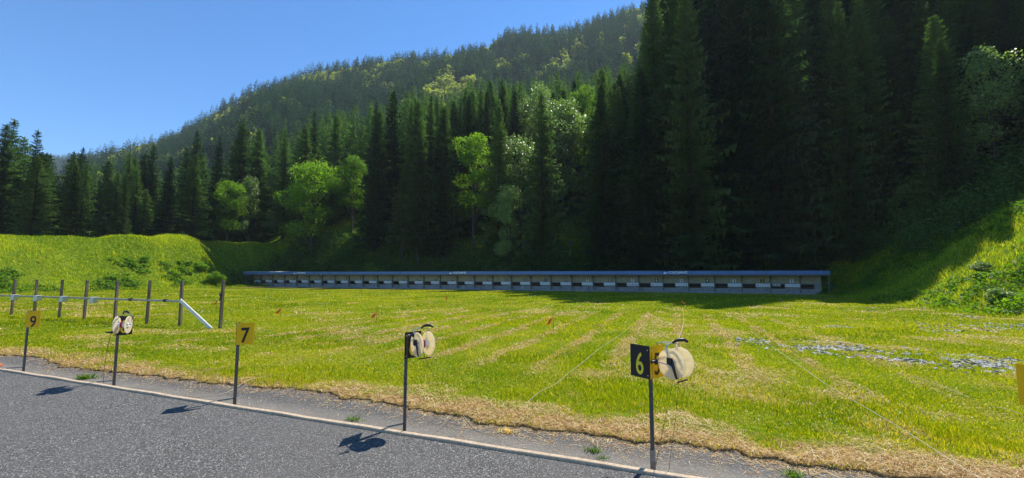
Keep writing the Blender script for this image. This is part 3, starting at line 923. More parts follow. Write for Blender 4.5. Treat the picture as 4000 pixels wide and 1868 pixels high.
# named prominent spruces
SPEC = [(8, 74, 455, 0, 'tallest spruce at the very left edge of the photo'), (118, 88, 498, 2, 'tall spruce with open crown, right one of the left edge group'),
        (62, 82, 525, 6, 'spruce standing between the two tallest ones of the left edge group'),
        (168, 92, 590, 1, 'shorter spruce at the right end of the left edge group'),
        (278, 92, 585, 1, 'slim spruce standing just right of the gap of far blue hills'), (326, 97, 572, 3, 'spruce with thin tiered top right of the gap of far hills'),
        (590, 88, 560, 2, 'broad spruce with sunlit branches at the right end of the group behind the sunlit bank'),
        (500, 84, 590, 0, 'broad spruce in front of the group behind the sunlit bank'),
        (2580, 70, -60, 6, 'very tall spruce marking the left end of the highest trees'), (2700, 63, 240, 4, 'narrow spruce with pale top standing before the highest trees'),
        (3090, 60, 230, 4, 'slim pale topped spruce above target lane 1'), (3960, 50, -120, 2, 'huge spruce cut by the right edge of the photo'),
        (3400, 60, -60, 7, 'tall full spruce on the slope right of the shed')]
for px, dep, top, vi, lb in SPEC:
    x, y = RAY(px, dep); x *= 1.015
    spruce_at(x, y, float(ELV(top)) * dep + CAM_H - gz1(x, y), lb, None, vi)

def forest():
    rng = np.random.default_rng(41)
    pts = []
    grid = {}
    occ = [(a, b) for a, b, _ in TREES_PLACED] + [RAY(d[0], d[1]) for d in DECS]
    def ok(x, y, md):
        for a, b in occ:
            if (a - x) ** 2 + (b - y) ** 2 < 9: return False
        i, j = int(x // 6), int(y // 6)
        for di in (-1, 0, 1):
            for dj in (-1, 0, 1):
                for a, b in grid.get((i + di, j + dj), ()):
                    if (a - x) ** 2 + (b - y) ** 2 < md * md: return False
        return True
    for k in range(40000):
        x = rng.uniform(-190, 150); y = rng.uniform(34, 178)
        r = x / y
        if abs(r) > 1.42: continue
        u, w = UW(x, y)
        inwood = (w > 60.0 + 2.5 * smooth((-u - 5) / 15) + 4 * smooth((-u - 40) / 20) and u > -78) or (u < -84 and w > 22 + 0 * u and y > 62) or (u > 24.5 and w > 51.5)
        if u < -78 and u > -84 and w > 60: inwood = w > 66
        if not inwood: continue
        px = 2000 + F_PX * r
        if 175 < px < 245 : continue                       # the gap with the far ridge
        if px < 175 and y > 118: continue
        blocked = False
        for dd in DECS[:11]:
            dx_, dy_ = RAY(dd[0], dd[1]); hw_ = 4.5 * dd[4]
            if abs(px - dd[0]) < 300 * dd[4] * 20 / dd[1] and y < dd[1] + 3 and y > dd[1] - 26: blocked = True
            al = (x - dx_) * math.sin(SUN_AZ) + (y - dy_) * math.cos(SUN_AZ); la = (x - dx_) * math.cos(SUN_AZ) - (y - dy_) * math.sin(SUN_AZ)
            if -2 < al < 17 and abs(la) < hw_: blocked = True
        if blocked: continue
        if ok(x, y, 3.9 if w < 76 else 4.4):
            grid.setdefault((int(x // 6), int(y // 6)), []).append((x, y)); pts.append((x, y))
    pts = np.array(pts)
    ang = pts[:, 0] / pts[:, 1]
    out = []
    for (x, y) in pts:
        u, w = UW(x, y)
        px = 2000 + F_PX * x / y
        H = (rng.uniform(24, 32) if w < 72 else rng.uniform(18, 30)) + .12 * min(40, w - 64)
        if px > 2540: H = rng.uniform(42, 51)
        if px < 900: H = rng.uniform(17, 27)
        if u > 24.5 and w < 62: H = rng.uniform(26, 33)
        if rng.uniform() < .12: H *= .62
        # trees thin out in height where the far hillside shows above them
        lim = np.interp(px, [0, 175, 245, 330, 420, 560, 700, 850, 1000, 1200, 1500, 1800, 2100, 2300, 2450, 2540, 2600, 4200],
                        [455, 560, 600, 585, 585, 555, 520, 470, 450, 400, 340, 310, 285, 270, 230, 150, -500, -900])
        zt = float(ELV(lim)) * y + CAM_H
        H = min(H, zt - gz1(x, y) + rng.uniform(-4.5, 1.0))
        if u > 15.5: H = min(H, 2.5 + 1.3 * (w - 35) - gz1(x, y) + rng.uniform(-3, .5))
        if H < 7: continue
        out.append((x, y, H))
    out.sort(key=lambda q: q[1] * (1 + .0) - q[2] * .9 + abs(q[0]) * .12)
    n_ind = 300 - len(TREES_PLACED)
    cells = {}
    for (x, y, H) in out[:n_ind]: cells.setdefault(cell(x, y), []).append((x / y, x, y, H))
    for (ce, gp), L in cells.items():
        for i, (_, x, y, H) in enumerate(sorted(L)):
            lb = 'dark spruce ' + ce if len(L) == 1 else (ORD[i] + (' spruce from left ' if i else ' spruce ') + ce if i < 20 else 'further spruce ' + ce)
            if rng.uniform() < .07: lb = 'pale, ' + lb
            spruce_at(x, y, H, lb, gp)
    rest = out[n_ind:]
    merge('upper_forest', rest, LOW, 30.0, M['needle'], rng, 'mass of dark spruces higher up the shaded slope behind the front trees')
    return len(out)

def merge(name, pts, variants, H0, mat, rng, label, cat='forest', wmul=1.0):
    Vs, Ts = [], []; base = 0
    P = np.array([(x, y) for x, y, _ in pts]); zs = gz(P[:, 0], P[:, 1])
    for (x, y, H), z in zip(pts, zs):
        V, T = variants[rng.integers(len(variants))]
        s = H / H0; a = rng.uniform(0, 6.28); c, q = math.cos(a), math.sin(a)
        wv = s * rng.uniform(.85, 1.15) * wmul
        VV = np.empty(V.shape, np.float32)
        VV[:, 0] = (V[:, 0] * c - V[:, 1] * q) * wv + x
        VV[:, 1] = (V[:, 0] * q + V[:, 1] * c) * wv + y
        VV[:, 2] = V[:, 2] * s + z - .3
        Vs.append(VV); Ts.append(T + base); base += len(V)
    return tag(link(name, np_mesh(name, np.concatenate(Vs), np.concatenate(Ts), mat)), label, cat, kind='stuff')
NT_ = forest()
def understory():
    rng = np.random.default_rng(77)
    Cn, S = [], []
    for i in range(950):
        if i < 620: u, w = rng.uniform(-74, 24), rng.uniform(60.5, 67)
        elif i < 900: u, w = rng.uniform(20, 40), rng.uniform(44, 60)
        else: u, w = rng.uniform(-76, -68), rng.uniform(52, 66)
        x, y = XY(u, w)
        if y < 8 or abs(x / y) > 1.38: continue
        hh = rng.uniform(.8, 3.2) if i % 3 else rng.uniform(2, 5)
        k = int(60 + 40 * hh)
        p = rng.normal(0, 1, (k, 3)); p /= np.linalg.norm(p, axis=1)[:, None]
        p *= rng.uniform(.5, 1.05, (k, 1)) * np.array([hh * .55, hh * .55, hh * .62]); p[:, 2] = np.abs(p[:, 2] + hh * .35)
        Cn.append(p + np.array([x, y, gz1(x, y)])); S.append(rng.uniform(.07, .17, k))
    V, Fq = leaf_quads(np.concatenate(Cn), np.concatenate(S), rng)
    tag(link('forest_undergrowth', np_mesh('forest_undergrowth', V, Fq, M['under'])), 'shaded undergrowth of shrubs and saplings along the forest foot', 'undergrowth', kind='stuff')
understory()
print('near trees', NT_)

def blob_arr(seed, H, Rx, n, s):
    rng = np.random.default_rng(seed)
    C = []
    for i in range(7):
        a = rng.uniform(0, 6.28); rr = Rx * rng.uniform(.1, .6)
        c = np.array([math.cos(a) * rr, math.sin(a) * rr, H * rng.uniform(.4, .85)])
        k = n // 7
        p = rng.normal(0, 1, (k, 3)); p /= np.linalg.norm(p, axis=1)[:, None]
        C.append(c + p * Rx * .45 * rng.uniform(.6, 1, (k, 1)))
    V, Fq = leaf_quads(np.concatenate(C), np.full(len(np.concatenate(C)), s), rng)
    return V, np.concatenate([Fq[:, [0, 1, 2]], Fq[:, [0, 2, 3]]])
def far_forest():
    rng = np.random.default_rng(55)
    n = 21000
    y = rng.uniform(250, 528, n); r = rng.uniform(-1.08, .62, n); x = r * y
    px = 2000 + F_PX * r
    z = gz(x, y)
    el = 934 - F_PX * np.tan(np.arctan((z - CAM_H + 25) / y) - PITCH)
    lim = np.interp(px, [0, 245, 330, 560, 850, 1000, 1200, 1500, 1800, 2100, 2300, 2540, 3200], [620, 620, 600, 590, 510, 490, 430, 370, 340, 320, 300, 280, 200])
    keep = (el < lim + 40) & (rng.uniform(0, 1, n) < .36)
    x, y, z = x[keep], y[keep], z[keep]
    dec = (vnoise(x, y, 38, 95) * .6 + vnoise(x, y, 13, 96) * .5 + rng.normal(0, .15, len(x))) > .27
    H = rng.uniform(15, 30, len(x))
    con = [(a, b, h) for a, b, h, d in zip(x, y, H, dec) if not d]
    de = [(a, b, h * .62) for a, b, h, d in zip(x, y, H, dec) if d and rng.uniform() < .9]
    # the paler ridge in the gap at the left
    for k in range(700):
        rr = rng.uniform(-1.25, -.95); yy = rng.uniform(930, 1100); con.append((rr * yy, yy, rng.uniform(16, 26)))
    print('far', len(con), len(de))
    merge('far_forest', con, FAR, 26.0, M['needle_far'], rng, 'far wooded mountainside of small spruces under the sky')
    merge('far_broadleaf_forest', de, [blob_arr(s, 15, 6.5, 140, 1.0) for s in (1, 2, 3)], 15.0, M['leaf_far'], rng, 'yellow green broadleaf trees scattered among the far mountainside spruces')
far_forest()

# ------------------------------------------------------------------ target shed
SHZ = lambda u: -0.22 + (12 - u) * 0.0022
shed = empty('target_shed', (*XY(0, SHED_W), 0), ZROT, 'long low open fronted target shed with a blue roof edge across the range', 'shed')
def sbox(b, u0, u1, w0, w1, z0, z1, seg=1):
    """box along the shed that follows the slight rise of the ground"""
    for i in range(seg):
        a = u0 + (u1 - u0) * i / seg; c = u0 + (u1 - u0) * (i + 1) / seg
        za, zc = SHZ(a), SHZ(c)
        b.add([(a, w0, z0 + za), (c, w0, z0 + zc), (c, w1, z0 + zc), (a, w1, z0 + za), (a, w0, z1 + za), (c, w0, z1 + zc), (c, w1, z1 + zc), (a, w1, z1 + za)],
              [(3, 2, 1, 0), (4, 5, 6, 7), (0, 1, 5, 4), (1, 2, 6, 5), (2, 3, 7, 6), (3, 0, 4, 7)])
def px_to_u(px, w):
    x, y, z = on_w(px, 1095, w); return UW(x, y)[0]
UL, UR = px_to_u(994, SHED_W), px_to_u(3203, SHED_W)
RL, RR = px_to_u(950, SHED_W - 1.6), px_to_u(3245, SHED_W - 1.6)
NU = lambda n: 11.72 - 2.768 * (n - 1)
b = MB(); sbox(b, UL - .3, UR + .2, -1.0, 2.4, -0.5, 0.10); b.build('concrete_base', M['concrete'], shed)
# walls with real openings
bl = MB(); bu = MB(); bd = MB()
sbox(bu, UL, UR, 0.02, 0.10, 1.14, 2.10)
sbox(bl, UL, UR, 0.0, 0.10, 0.10, 0.55)
sbox(bl, UL, UR, -0.03, 0.10, 1.03, 1.137)
ops = []
for n in range(1, 31):
    a = NU(n) - 1.92; c = NU(n) - 0.70
    if n == 30: continue
    ops.append((a, c))
ops.append((NU(1) + .82, NU(1) + 2.0))
ops.sort()
prev = UL
for (a, c) in ops:
    sbox(bl, prev, a, 0.0, 0.10, 0.553, 1.027); prev = c
sbox(bl, prev, UR, 0.0, 0.10, 0.553, 1.027)
bl.build('lower_wall', M['walllow'], shed); bu.build('upper_wall', M['wallup'], shed)
b = MB(); sbox(b, UL, UR, 2.1, 2.2, 0.10, 2.05); b.build('rear_wall', M['dark'], shed)  # painted near-black so the openings look shaded
for s, nm in ((UL - .06, 0), (UR, 1)):
    b = MB(); sbox(b, s, s + .06, -0.15, 2.1, 0.10, 2.08); b.build('end_wall', M['wallup'], shed)
# roof: a shallow sheet with a blue edge
b = MB(); 
za, zc = SHZ(RL), SHZ(RR)
for (u0, u1) in ((RL, RR),):
    f = [(-1.55, 2.44), (3.0, 2.60), (3.0, 2.52), (-1.55, 2.36)]
    vs = [(u0, w, z + za) for w, z in f] + [(u1, w, z + zc) for w, z in f]
    b.add(vs, [(0, 1, 5, 4), (1, 2, 6, 5), (2, 3, 7, 6), (3, 0, 4, 7), (0, 3, 2, 1), (4, 5, 6, 7)])
b.build('roof', M['pole'], shed)
b = MB()
q = RL
while q < RR:
    e = min(q + 4.0, RR) - .01
    sbox(b, q, e, -1.60, -1.553, 2.07, 2.47); q += 4.0
b.build('blue_fascia', M['roofblue'], shed)
b = MB(); sbox(b, RL + .2, RR - .2, -1.5, -1.38, 1.96, 2.2); b.build('eaves_beam', M['shedpost'], shed)
b = MB()
for i in range(34):
    q = RL + .02 + i * .32; b.tube([(q, -1.62, 2.475 + SHZ(q)), (q, -0.4, 2.53 + SHZ(q))], .035, 6)
b.build('corrugated_sheet', M['greybox'], shed)
for n in range(0, 31):
    q = NU(n) - 2.02 if n > 0 else NU(1) + .76
    b = MB()
    sbox(b, q - .05, q + .05, -0.16, -0.033, 0.10, 2.06)
    z = SHZ(q)
    b.tube([(q, -.09, 1.55 + z), (q, -1.35, 2.02 + z)], .045, 4)
    if n > 5: b.tube([(q + .06, -.10, .62 + z), (q + .48, -.55, .13 + z)], .04, 4)
    b.build('post', M['shedpost'], shed)
for i, (a, c) in enumerate(ops):
    b = MB()
    for (z0, z1) in ((.53, .59), (.69, .735), (.845, .885), (.99, 1.04)):
        if a < -40 and z0 in (.69, .845): continue
        sbox(b, a - .04, c + .04, -.045, -.004, z0, z1)
    sbox(b, a - .07, a - .003, -.043, -.003, .53, 1.04); sbox(b, c + .003, c + .07, -.043, -.003, .53, 1.04)
    b.build('slatted_window', M['slat'], shed)
# number plates above the targets
for n in range(1, 31):
    u0 = NU(n); z = SHZ(u0)
    dark = (n % 2 == 0 and n < 10) and n != 7
    b = MB(); sbox(b, u0 - .18, u0 + .18, -.05, -.012, 1.16, 1.58)
    pl = b.build('number_plate', M['blacksheet'] if (dark or n > 9) else M['white'], shed)
    col = M['white'] if (n > 9) else (M['numblack'] if not dark else (M['numyellow'] if n == 2 else M['white']))
    me = text_mesh('numeral', str(n), .50 if n < 10 else .46, col, .82 if n < 10 else .62, .012, .004)
    o = link('numeral', me, pl)
    o.location = (u0, -.056, 1.37 + z); o.rotation_euler = (math.pi / 2, 0, 0)
# banners on the roof edge
for (uc, sc_) in ((-31.3 + 0, 1.0),):
    pass
for (p0, p1) in ((2588, 2688), (1752, 1822), (1144, 1194)):
    a, c = px_to_u(p0, SHED_W - 1.6), px_to_u(p1, SHED_W - 1.6)
    b = MB(); sbox(b, a, c, -1.615, -1.6035, 2.08, 2.455)
    ban = b.build('banner', M['banner'], shed)
    wd = c - a; um = (a + c) / 2
    me = text_mesh('lettering', 'CONTAMINES', .36, M['white'], 1.0, .014, .002)
    ws = max(v.co.x for v in me.vertices) - min(v.co.x for v in me.vertices)
    me.transform(Matrix.Diagonal((wd * .74 / ws, 1, 1, 1)))
    o = link('lettering', me, ban); o.location = (a + wd * .615, -1.622, 2.285 + SHZ(um)); o.rotation_euler = (math.pi / 2, 0, 0)
    me = text_mesh('small_lettering', 'LES', .10, M['white'], .9, .003, .002)
    o = link('small_lettering', me, ban); o.location = (a + wd * .215, -1.622, 2.29 + SHZ(um)); o.rotation_euler = (math.pi / 2, -math.pi / 2, 0)
    b = MB(); zz = SHZ(um)
    prof = ((.02, 2.13), (.10, 2.42), (.122, 2.30), (.145, 2.35), (.19, 2.13))
    v = [(a + wd * p, -1.622, z + zz) for p, z in prof]; v2 = [(p[0], -1.617, p[2]) for p in v]
    b.add(v + v2, [tuple(range(5)), (9, 8, 7, 6, 5)] + [(k, 5 + k, 5 + (k + 1) % 5, (k + 1) % 5) for k in range(5)])
    b.build('mountain_logo', M['white'], ban)
    b = MB(); b.box(a + wd * .40, a + wd * .66, -1.621, -1.617, 2.115 + zz, 2.14 + zz); b.build('underline', M['white'], ban)
# end posts and stays
for (u0, sg) in ((UR + .55, 1), (UL - .9, -1), (UL - 2.1, -1)):
    b = MB(); sbox(b, u0 - .05, u0 + .05, -.9, -.8, -.05, 2.2); b.build('end_post', M['shedpost'], shed)
for (u0, sg) in ((UR, 1), (UL, -1)):
    b = MB(); z = SHZ(u0); b.tube([(u0 + .08 * sg, -.3, 1.45 + z), (u0 + 1.9 * sg, -.3, .02 + z)], .04, 4); b.build('stay', M['shedpost'], shed)

# targets: a white housing with five round plates
def disc_mesh(mat):
    b = MB(); b.lathe([(-.012, .058), (.0, .058)], 14, 'Y'); return b.mesh('target_disc', mat)
D_GREY = plain('disc_grey', (0.55, 0.57, 0.60), 0.6, 0, .05, 5)
DM = {'w': disc_mesh(D_GREY), 'b': disc_mesh(M['numblack'])}
hb = MB(); hb.box(-.68, .68, -.16, 0.0, .72, 1.05, None, .008)
hb.box(-.70, .70, -.19, 0.02, 1.052, 1.075)
HM = hb.mesh('housing', M['white'])
DOTS = {7: 'bbbbb', 6: 'bwwww', 5: 'wwwwb', 2: 'bwwww', 14: 'wbwww', 13: 'wwwwb'}
DESC = {7: 'with five black dots', 6: 'with its left dot black', 5: 'with its right dot black', 2: 'with its left dot black', 14: 'with the second dot black', 13: 'with its right dot black'}
for n in range(1, 31):
    u0 = NU(n); x, y = XY(u0, SHED_W - .17)
    lb = 'white five hole target box %s below number %d' % (DESC.get(n, 'all closed'), n)
    o = empty('target_box', (x, y, SHZ(u0)), ZROT, lb, 'target', 'target boxes in the shed')
    link('housing', HM, o)
    ds = DOTS.get(n, 'wwwww')
    for k in range(5):
        d = link('target_disc', DM[ds[k]], o); d.location = (-.50 + .25 * k, -.162, .885)
o = empty('paper_target', (*XY(NU(1) - 1.45, SHED_W - .16), SHZ(12)), ZROT, 'small white target card with three dark dots, left of the target box below number 1', 'target')
b = MB(); b.box(-.36, .36, -.02, 0, .82, 1.06, None, .004); b.build('card', M['white'], o)
for k in range(3): d = link('target_disc', DM['b'], o); d.location = (-.22 + .22 * k, -.022, .94); d.scale = (1.3, 1, 1.3)
for (px, lb) in ((1811, 'below number 15'), (1881, 'below number 14'), (2041, 'below number 12'), (2190, 'below number 10'), (2190 + 110, 'below number 9'), (1560, 'below number 19')):
    u0 = px_to_u(px, 53.2); b = MB()
    pts = [(u0 + .16 * math.cos(a), .0 + .05 * math.sin(a * 2), .16 + .14 * math.sin(a)) for a in np.linspace(0, 5.6, 22)]
    pts = [(*XY(p[0], SHED_W - .6 + p[1]), p[2] + SHZ(u0) + .12) for p in pts]
    b.tube(pts, .022, 6); o = b.build('coiled_hose', M['whitep'] if px in (1811, 2041) else M['black'])
    tag(o, 'loop of hose lying on the shed base %s' % lb, 'hose', 'hose loops on the shed base')

# ------------------------------------------------------------------ lane posts, number signs, reels
#
def kv(px, py): return on_w(px, py, POLE_W)[:2]
LANES = [ # px, right number, left number, angle of right plate (deg), right plate yellow?
    (91, 1452, '9', '10', 15, True, 105), (444, 1507, '8', '9', 21, False, 111), (916, 1582, '7', '8', 22, True, 112), (1580, 1682, '6', '7', 44, False, 100), (2551, 1836, '5', '6', 38, True, 126), (4192, 2080, '4', '5', 14, False, 104)]
def plate(parent, ang, yellow, num, side, name):
    """plate hinged on the pole; side=+1: numeral on the -normal side as seen from the firing platform"""
    w, z0, z1 = .215, .715, 1.015
    b = MB(); b.box(.0, w, -.002 if side > 0 else -.0005, .0005 if side > 0 else .002, z0, z1)
    pl = b.build(name, M['yellow'] if yellow else M['blacksheet'], parent)
    b = MB(); b.box(.001, w - .001, .0008 if side > 0 else -.0035, .0035 if side > 0 else -.0008, z0 + .001, z1 - .001); b.build('backing', M['pole'], pl)
    pl.rotation_euler = (0, 0, ang)
    pl.location = (math.cos(ang) * .003 - SU * .034, math.sin(ang) * .003 - CU * .034, 0)
    col = M['numblack'] if yellow else M['numyellow']
    me = text_mesh('numeral', '6' if num == '9' else num, .285 if len(num) == 1 else .2, col, (.72 if side > 0 else .66) if len(num) == 1 else .6, .006 if yellow and num == '7' else .003, .0008)
    if num == '9': me.transform(Matrix.Rotation(math.pi, 4, 'Z'))
    me.transform(Matrix.Translation((-(max(v.co.x for v in me.vertices) + min(v.co.x for v in me.vertices)) / 2, 0, 0)))
    o = link('numeral', me, pl)
    o.location = (w * .5, -.0035 * side, z0 + .118)
    o.rotation_euler = (math.pi / 2, 0, 0 if side > 0 else math.pi)
    b = MB()
    for zz in (z0 + .03, z1 - .04):
        b.lathe([(-.006 * side, .006), (-.002 * side, .006)], 8, 'Y', Matrix.Translation((.018, 0, zz)))
    b.build('bolts', M['zinc'], pl)
    return pl
WORDS = {'9': 'yellow plate reading 9', '8': 'black plate facing right half hidden by a reel', '7': 'yellow plate reading 7', '6': 'black plate hidden behind a white reel, middle of the row',
         '5': 'black plate reading 6 beside a yellow plate reading 5', '4': 'yellow plate edge only, at the right edge of the photo'}
POSTS = {}
for (px, py, rn, ln, ang, yel, lang) in LANES:
    x, y = kv(px, py)
    o = empty('lane_sign', (x, y, 0), 0, 'steel lane post with %s' % WORDS[rn], 'sign', 'lane number posts along the kerb')
    POSTS[rn] = (x, y, R(ang), o)
    b = MB(); b.box(-.016, .016, -.016, .016, -.2, 1.00, Matrix.Rotation(R(ang + 45), 4, 'Z'), .003)
    b.build('pole', M['pole'], o)
    if rn == '5':
        b = MB(); b.box(-.021, .021, -.021, .021, -.2, .085, Matrix.Rotation(R(ang + 45), 4, 'Z'), .003); b.build('sleeve', M['galv'], o)
    else:
        b = MB()
        Mx = Matrix.Rotation(ZROT, 4, 'Z')
        p0 = Mx @ Vector((-.02, -.01, -.012)); p1 = Mx @ Vector((-.05 if rn != '6' else -.09, -.20, -.055 + .06))
        b.tube([p0, p1], [.024, .024], 4, True, .35)
        b.build('brace', M['galv'], o)
    plate(o, R(ang), yel, rn, +1, 'number_plate')
    plate(o, R(lang), not yel, ln, -1, 'number_plate')

def reel(px_key, crank_ang, label, cord=M['redcord'], seed=0):
    x, y, a, post = POSTS[px_key]
    ax = Vector((math.cos(a), math.sin(a), 0)); nn = Vector((math.sin(a), -math.cos(a), 0))
    c = Vector((x, y, 0)) + ax * (.115 if px_key != '5' else .16) + nn * .165
    o = empty('cable_reel', (c.x, c.y, .885 if px_key != '5' else .862), a, label, 'reel', 'white cable reels hung on the lane posts')
    RF = .137
    for s in (-1, 1):
        b = MB()
        prof = [(s * .060, .020), (s * .060, .058), (s * .052, .060), (s * .058, .070), (s * .070, RF - .008), (s * .071, RF), (s * .077, RF + .001), (s * .079, RF - .006),
                (s * .067, .072), (s * .068, .052), (s * .066, .020)]
        b.lathe(prof, 40, 'X')
        fl = b.build('flange', M['cream'], o)
        b = MB()
        for k in range(8):
            t = 2 * math.pi * k / 8 + .3
            b.tube([(s * .0695, math.cos(t) * .06, math.sin(t) * .06), (s * .0785, math.cos(t) * (RF - .01), math.sin(t) * (RF - .01))], .0016, 4)
        b.lathe([(s * .066, .034), (s * .085, .032), (s * .086, .024), (s * .066, .022)], 16, 'X')
        for k in range(6):
            t = 2 * math.pi * k / 6
            b.box(min(s * .066, s * .083), max(s * .066, s * .083), -.003, .003, .034, .052, Matrix.Rotation(t, 4, 'X'))
        b.build('ribs', M['whitep'], fl)
    b = MB(); b.lathe([(-.058, .044), (.058, .044)], 28, 'X'); b.build('drum', M['whitep'], o)
    b = MB()
    rr = random.Random(seed)
    pts = []
    for k in range(150):
        t = k * .42
        xx = -.018 + .026 * (k / 150) + (0.004 * math.sin(k))
        pts.append((xx + .07 * (1 if rr.random() < .004 else 0), math.cos(t) * .0475, math.sin(t) * .0475))
    b.tube(pts, .0028, 5)
    b.build('wound_cord', cord, o)
    # frame: side bars from the axle up over the top, flat steel
    b = MB()
    top = RF + .030
    def bar(pts, w=.013, th=.3): b.tube(pts, w, 4, True, th)
    bar([(-.100, .0, -.01), (-.104, .012, .06), (-.102, .03, top - .02), (-.085, .035, top), (-.02, .038, top + .006), (.02, .038, top + .006), (.085, .035, top), (.102, .03, top - .02), (.104, .012, .06), (.100, .0, -.01)], .011)
    b.tube([(-.115, 0, 0), (.115, 0, 0)], .008, 10)
    bar([(-.03, .038, top + .006), (-.035, .10, top + .012), (-.034, .165, top + .004), (-.034, .168, top - .03)], .010)
    bar([(.03, .038, top + .006), (.035, .10, top + .012), (.034, .165, top + .004), (.034, .168, top - .03)], .010)
    b.build('frame', M['zinc'], o)
    b = MB(); b.tube([(-.01, .02, top + .012), (.004, -.005, top + .036), (.03, -.03, top + .046), (.072, -.055, top + .044), (.095, -.07, top + .026)], [.010, .013, .016, .016, .013], 10)
    b.build('carry_handle', M['black'], o)
    b = MB(); b.tube([(-.096, -.012, .055), (-.1, -.03, .0), (-.097, -.055, -.10), (-.09, -.06, -.120)], [.016, .017, .012, .011], 6, True, .45)
    b.tube([(-.088, -.06, -.150), (.085, -.06, -.150)], .007, 8)
    b.box(-.118, -.100, -.022, .022, -.005, .06, None, .003)
    b.build('cord_guide', M['black'], o)
    b = MB()
    ca, sa = math.cos(crank_ang), math.sin(crank_ang)
    kx, kz = ca * .118, sa * .118
    b.tube([(-.118, 0, 0), (-.128, kx * .1, kz * .1), (-.135, kx, kz)], .005, 8)
    cr = b.build('crank', M['zinc'], o)
    b = MB(); b.lathe([(-.140, .024), (-.146, .026), (-.150, .014), (-.205, .012), (-.212, .014), (-.214, .010)], 16, 'X', Matrix.Translation((0.004, kx, kz)))
    b.build('crank_knob', M['black'], cr)
    return o
reel('8', R(-75), 'white cable reel on the black plate left of the yellow sign 7', seed=1)
reel('6', R(100), 'white cable reel with red wound cord on the middle lane post', seed=2)
reel('5', R(8), 'big cream cable reel seen from its side, right of the sign reading 6', M['cord'], seed=3)

# ------------------------------------------------------------------ cords on and over the lawn
def gp(px, py, dz=.02):
    """ground point seen at a place of the view"""
    a, b, c = ray(px, py); t = 10.0
    for _ in range(14):
        x, y = a * t, b * t
        z = -.120 if UW(x, y)[1] < EDGE_W - .05 else gz1(x, y)
        t = 0.5 * t + 0.5 * (z + dz - CAM_H) / c
    return (a * t, b * t, z + dz)
def cord(pts, r, mat, label, smoothit=True):
    P = [Vector(p) for p in pts]
    if smoothit and len(P) > 2:
        Q = []
        for i in range(len(P) - 1):
            p0, p1, p2, p3 = P[max(i - 1, 0)], P[i], P[i + 1], P[min(i + 2, len(P) - 1)]
            for k in range(8):
                t = k / 8
                Q.append(0.5 * ((2 * p1) + (p2 - p0) * t + (2 * p0 - 5 * p1 + 4 * p2 - p3) * t * t + (3 * p1 - p0 - 3 * p2 + p3) * t ** 3))
        Q.append(P[-1]); P = Q
    b = MB(); b.tube(P, r, 6)
    return tag(b.build('cord', mat), label, 'cord')
cord([gp(1795, 1600, .03), gp(1822, 1640, .012), gp(1865, 1681, .012), (gp(1925, 1693, .012)), gp(1965, 1677, .012), gp(2010, 1620, .012), gp(2050, 1580, .05), gp(2110, 1530, .07), gp(2170, 1500, .07),
      gp(2230, 1450, .07), gp(2290, 1405, .07), gp(2330, 1370, .07), gp(2420, 1310, .07), gp(2470, 1268, .06)], .003, M['cord'], 'pale cord looping from the asphalt edge out across the middle of the lawn')
cord([gp(690, 1545, .012), gp(760, 1550, .012), gp(830, 1546, .012), gp(880, 1535, .012), gp(915, 1518, .02), gp(985, 1480, .06), gp(1080, 1468, .06), gp(1150, 1462, .06)], .0035, M['cord'], 'pale cord curving over the asphalt past the post of sign 7')
cord([gp(3880, 1905, .1), gp(3500, 1662, .08), gp(3240, 1510, .07), gp(3140, 1440, .07), gp(3010, 1350, .06), gp(2930, 1292, .06)], .0038, M['cord'], 'long straight pale cord crossing the right half of the lawn')
x5, y5, a5, _ = POSTS['5']
c5 = Vector((x5, y5, 0)) + Vector((math.cos(a5), math.sin(a5), 0)) * .115 + Vector((math.sin(a5), -math.cos(a5), 0)) * .165
e5 = gp(2668, 1228, .0)
cord([(c5.x + .07, c5.y + .10, 1.00), ((c5.x + e5[0]) / 2 + .07, (c5.y + e5[1]) / 2, .42), (e5[0], e5[1], .18)], .0035, M['cord'], 'thin pale cord pulled straight downrange from the big cream reel')
x6, y6, a6, _ = POSTS['6']
c6 = Vector((x6, y6, 0)) + Vector((math.cos(a6), math.sin(a6), 0)) * .115 + Vector((math.sin(a6), -math.cos(a6), 0)) * .165
g6 = gp(1795, 1600, .03)
cord([(c6.x, c6.y, .84), (c6.x + .04, c6.y + .02, .70), (c6.x + .16, c6.y + .12, .40), (c6.x + .26, c6.y + .2, .10), g6], .0028, M['browncord'], 'thin brown cord hanging from the reel on the middle post')
x8, y8, a8, _ = POSTS['8']
cord([(x8 + .02, y8 - .13, .80), (x8 - .02, y8 - .14, .5), (x8 - .05, y8 - .13, .2), (x8 - .05, y8 - .12, -.15)], .0035, M['browncord'], 'thin reddish cord hanging from the reel on the left')
cord([(c5.x + .05, c5.y, .76), (c5.x + .03, c5.y + .05, .4), (c5.x + .0, c5.y + .1, .1), (c5.x - .04, c5.y + .1, -.15)], .0018, M['black'], 'very thin dark cord hanging below the big cream reel')
for i, (a, b_) in enumerate((((3550, 1365), (3800, 1440)), ((3560, 1470), (3780, 1550)), ((3880, 1590), (3990, 1620)))):
    p, q = gp(*a, .03), gp(*b_, .03)
    cord([p, ((p[0] + q[0]) / 2, (p[1] + q[1]) / 2, gz1((p[0] + q[0]) / 2, (p[1] + q[1]) / 2) + .05), q], .003, M['cord'], ['short pale cord farthest up the right lawn', 'short pale cord on the right lawn between the two others', 'short pale cord nearest the right edge sign'][i])

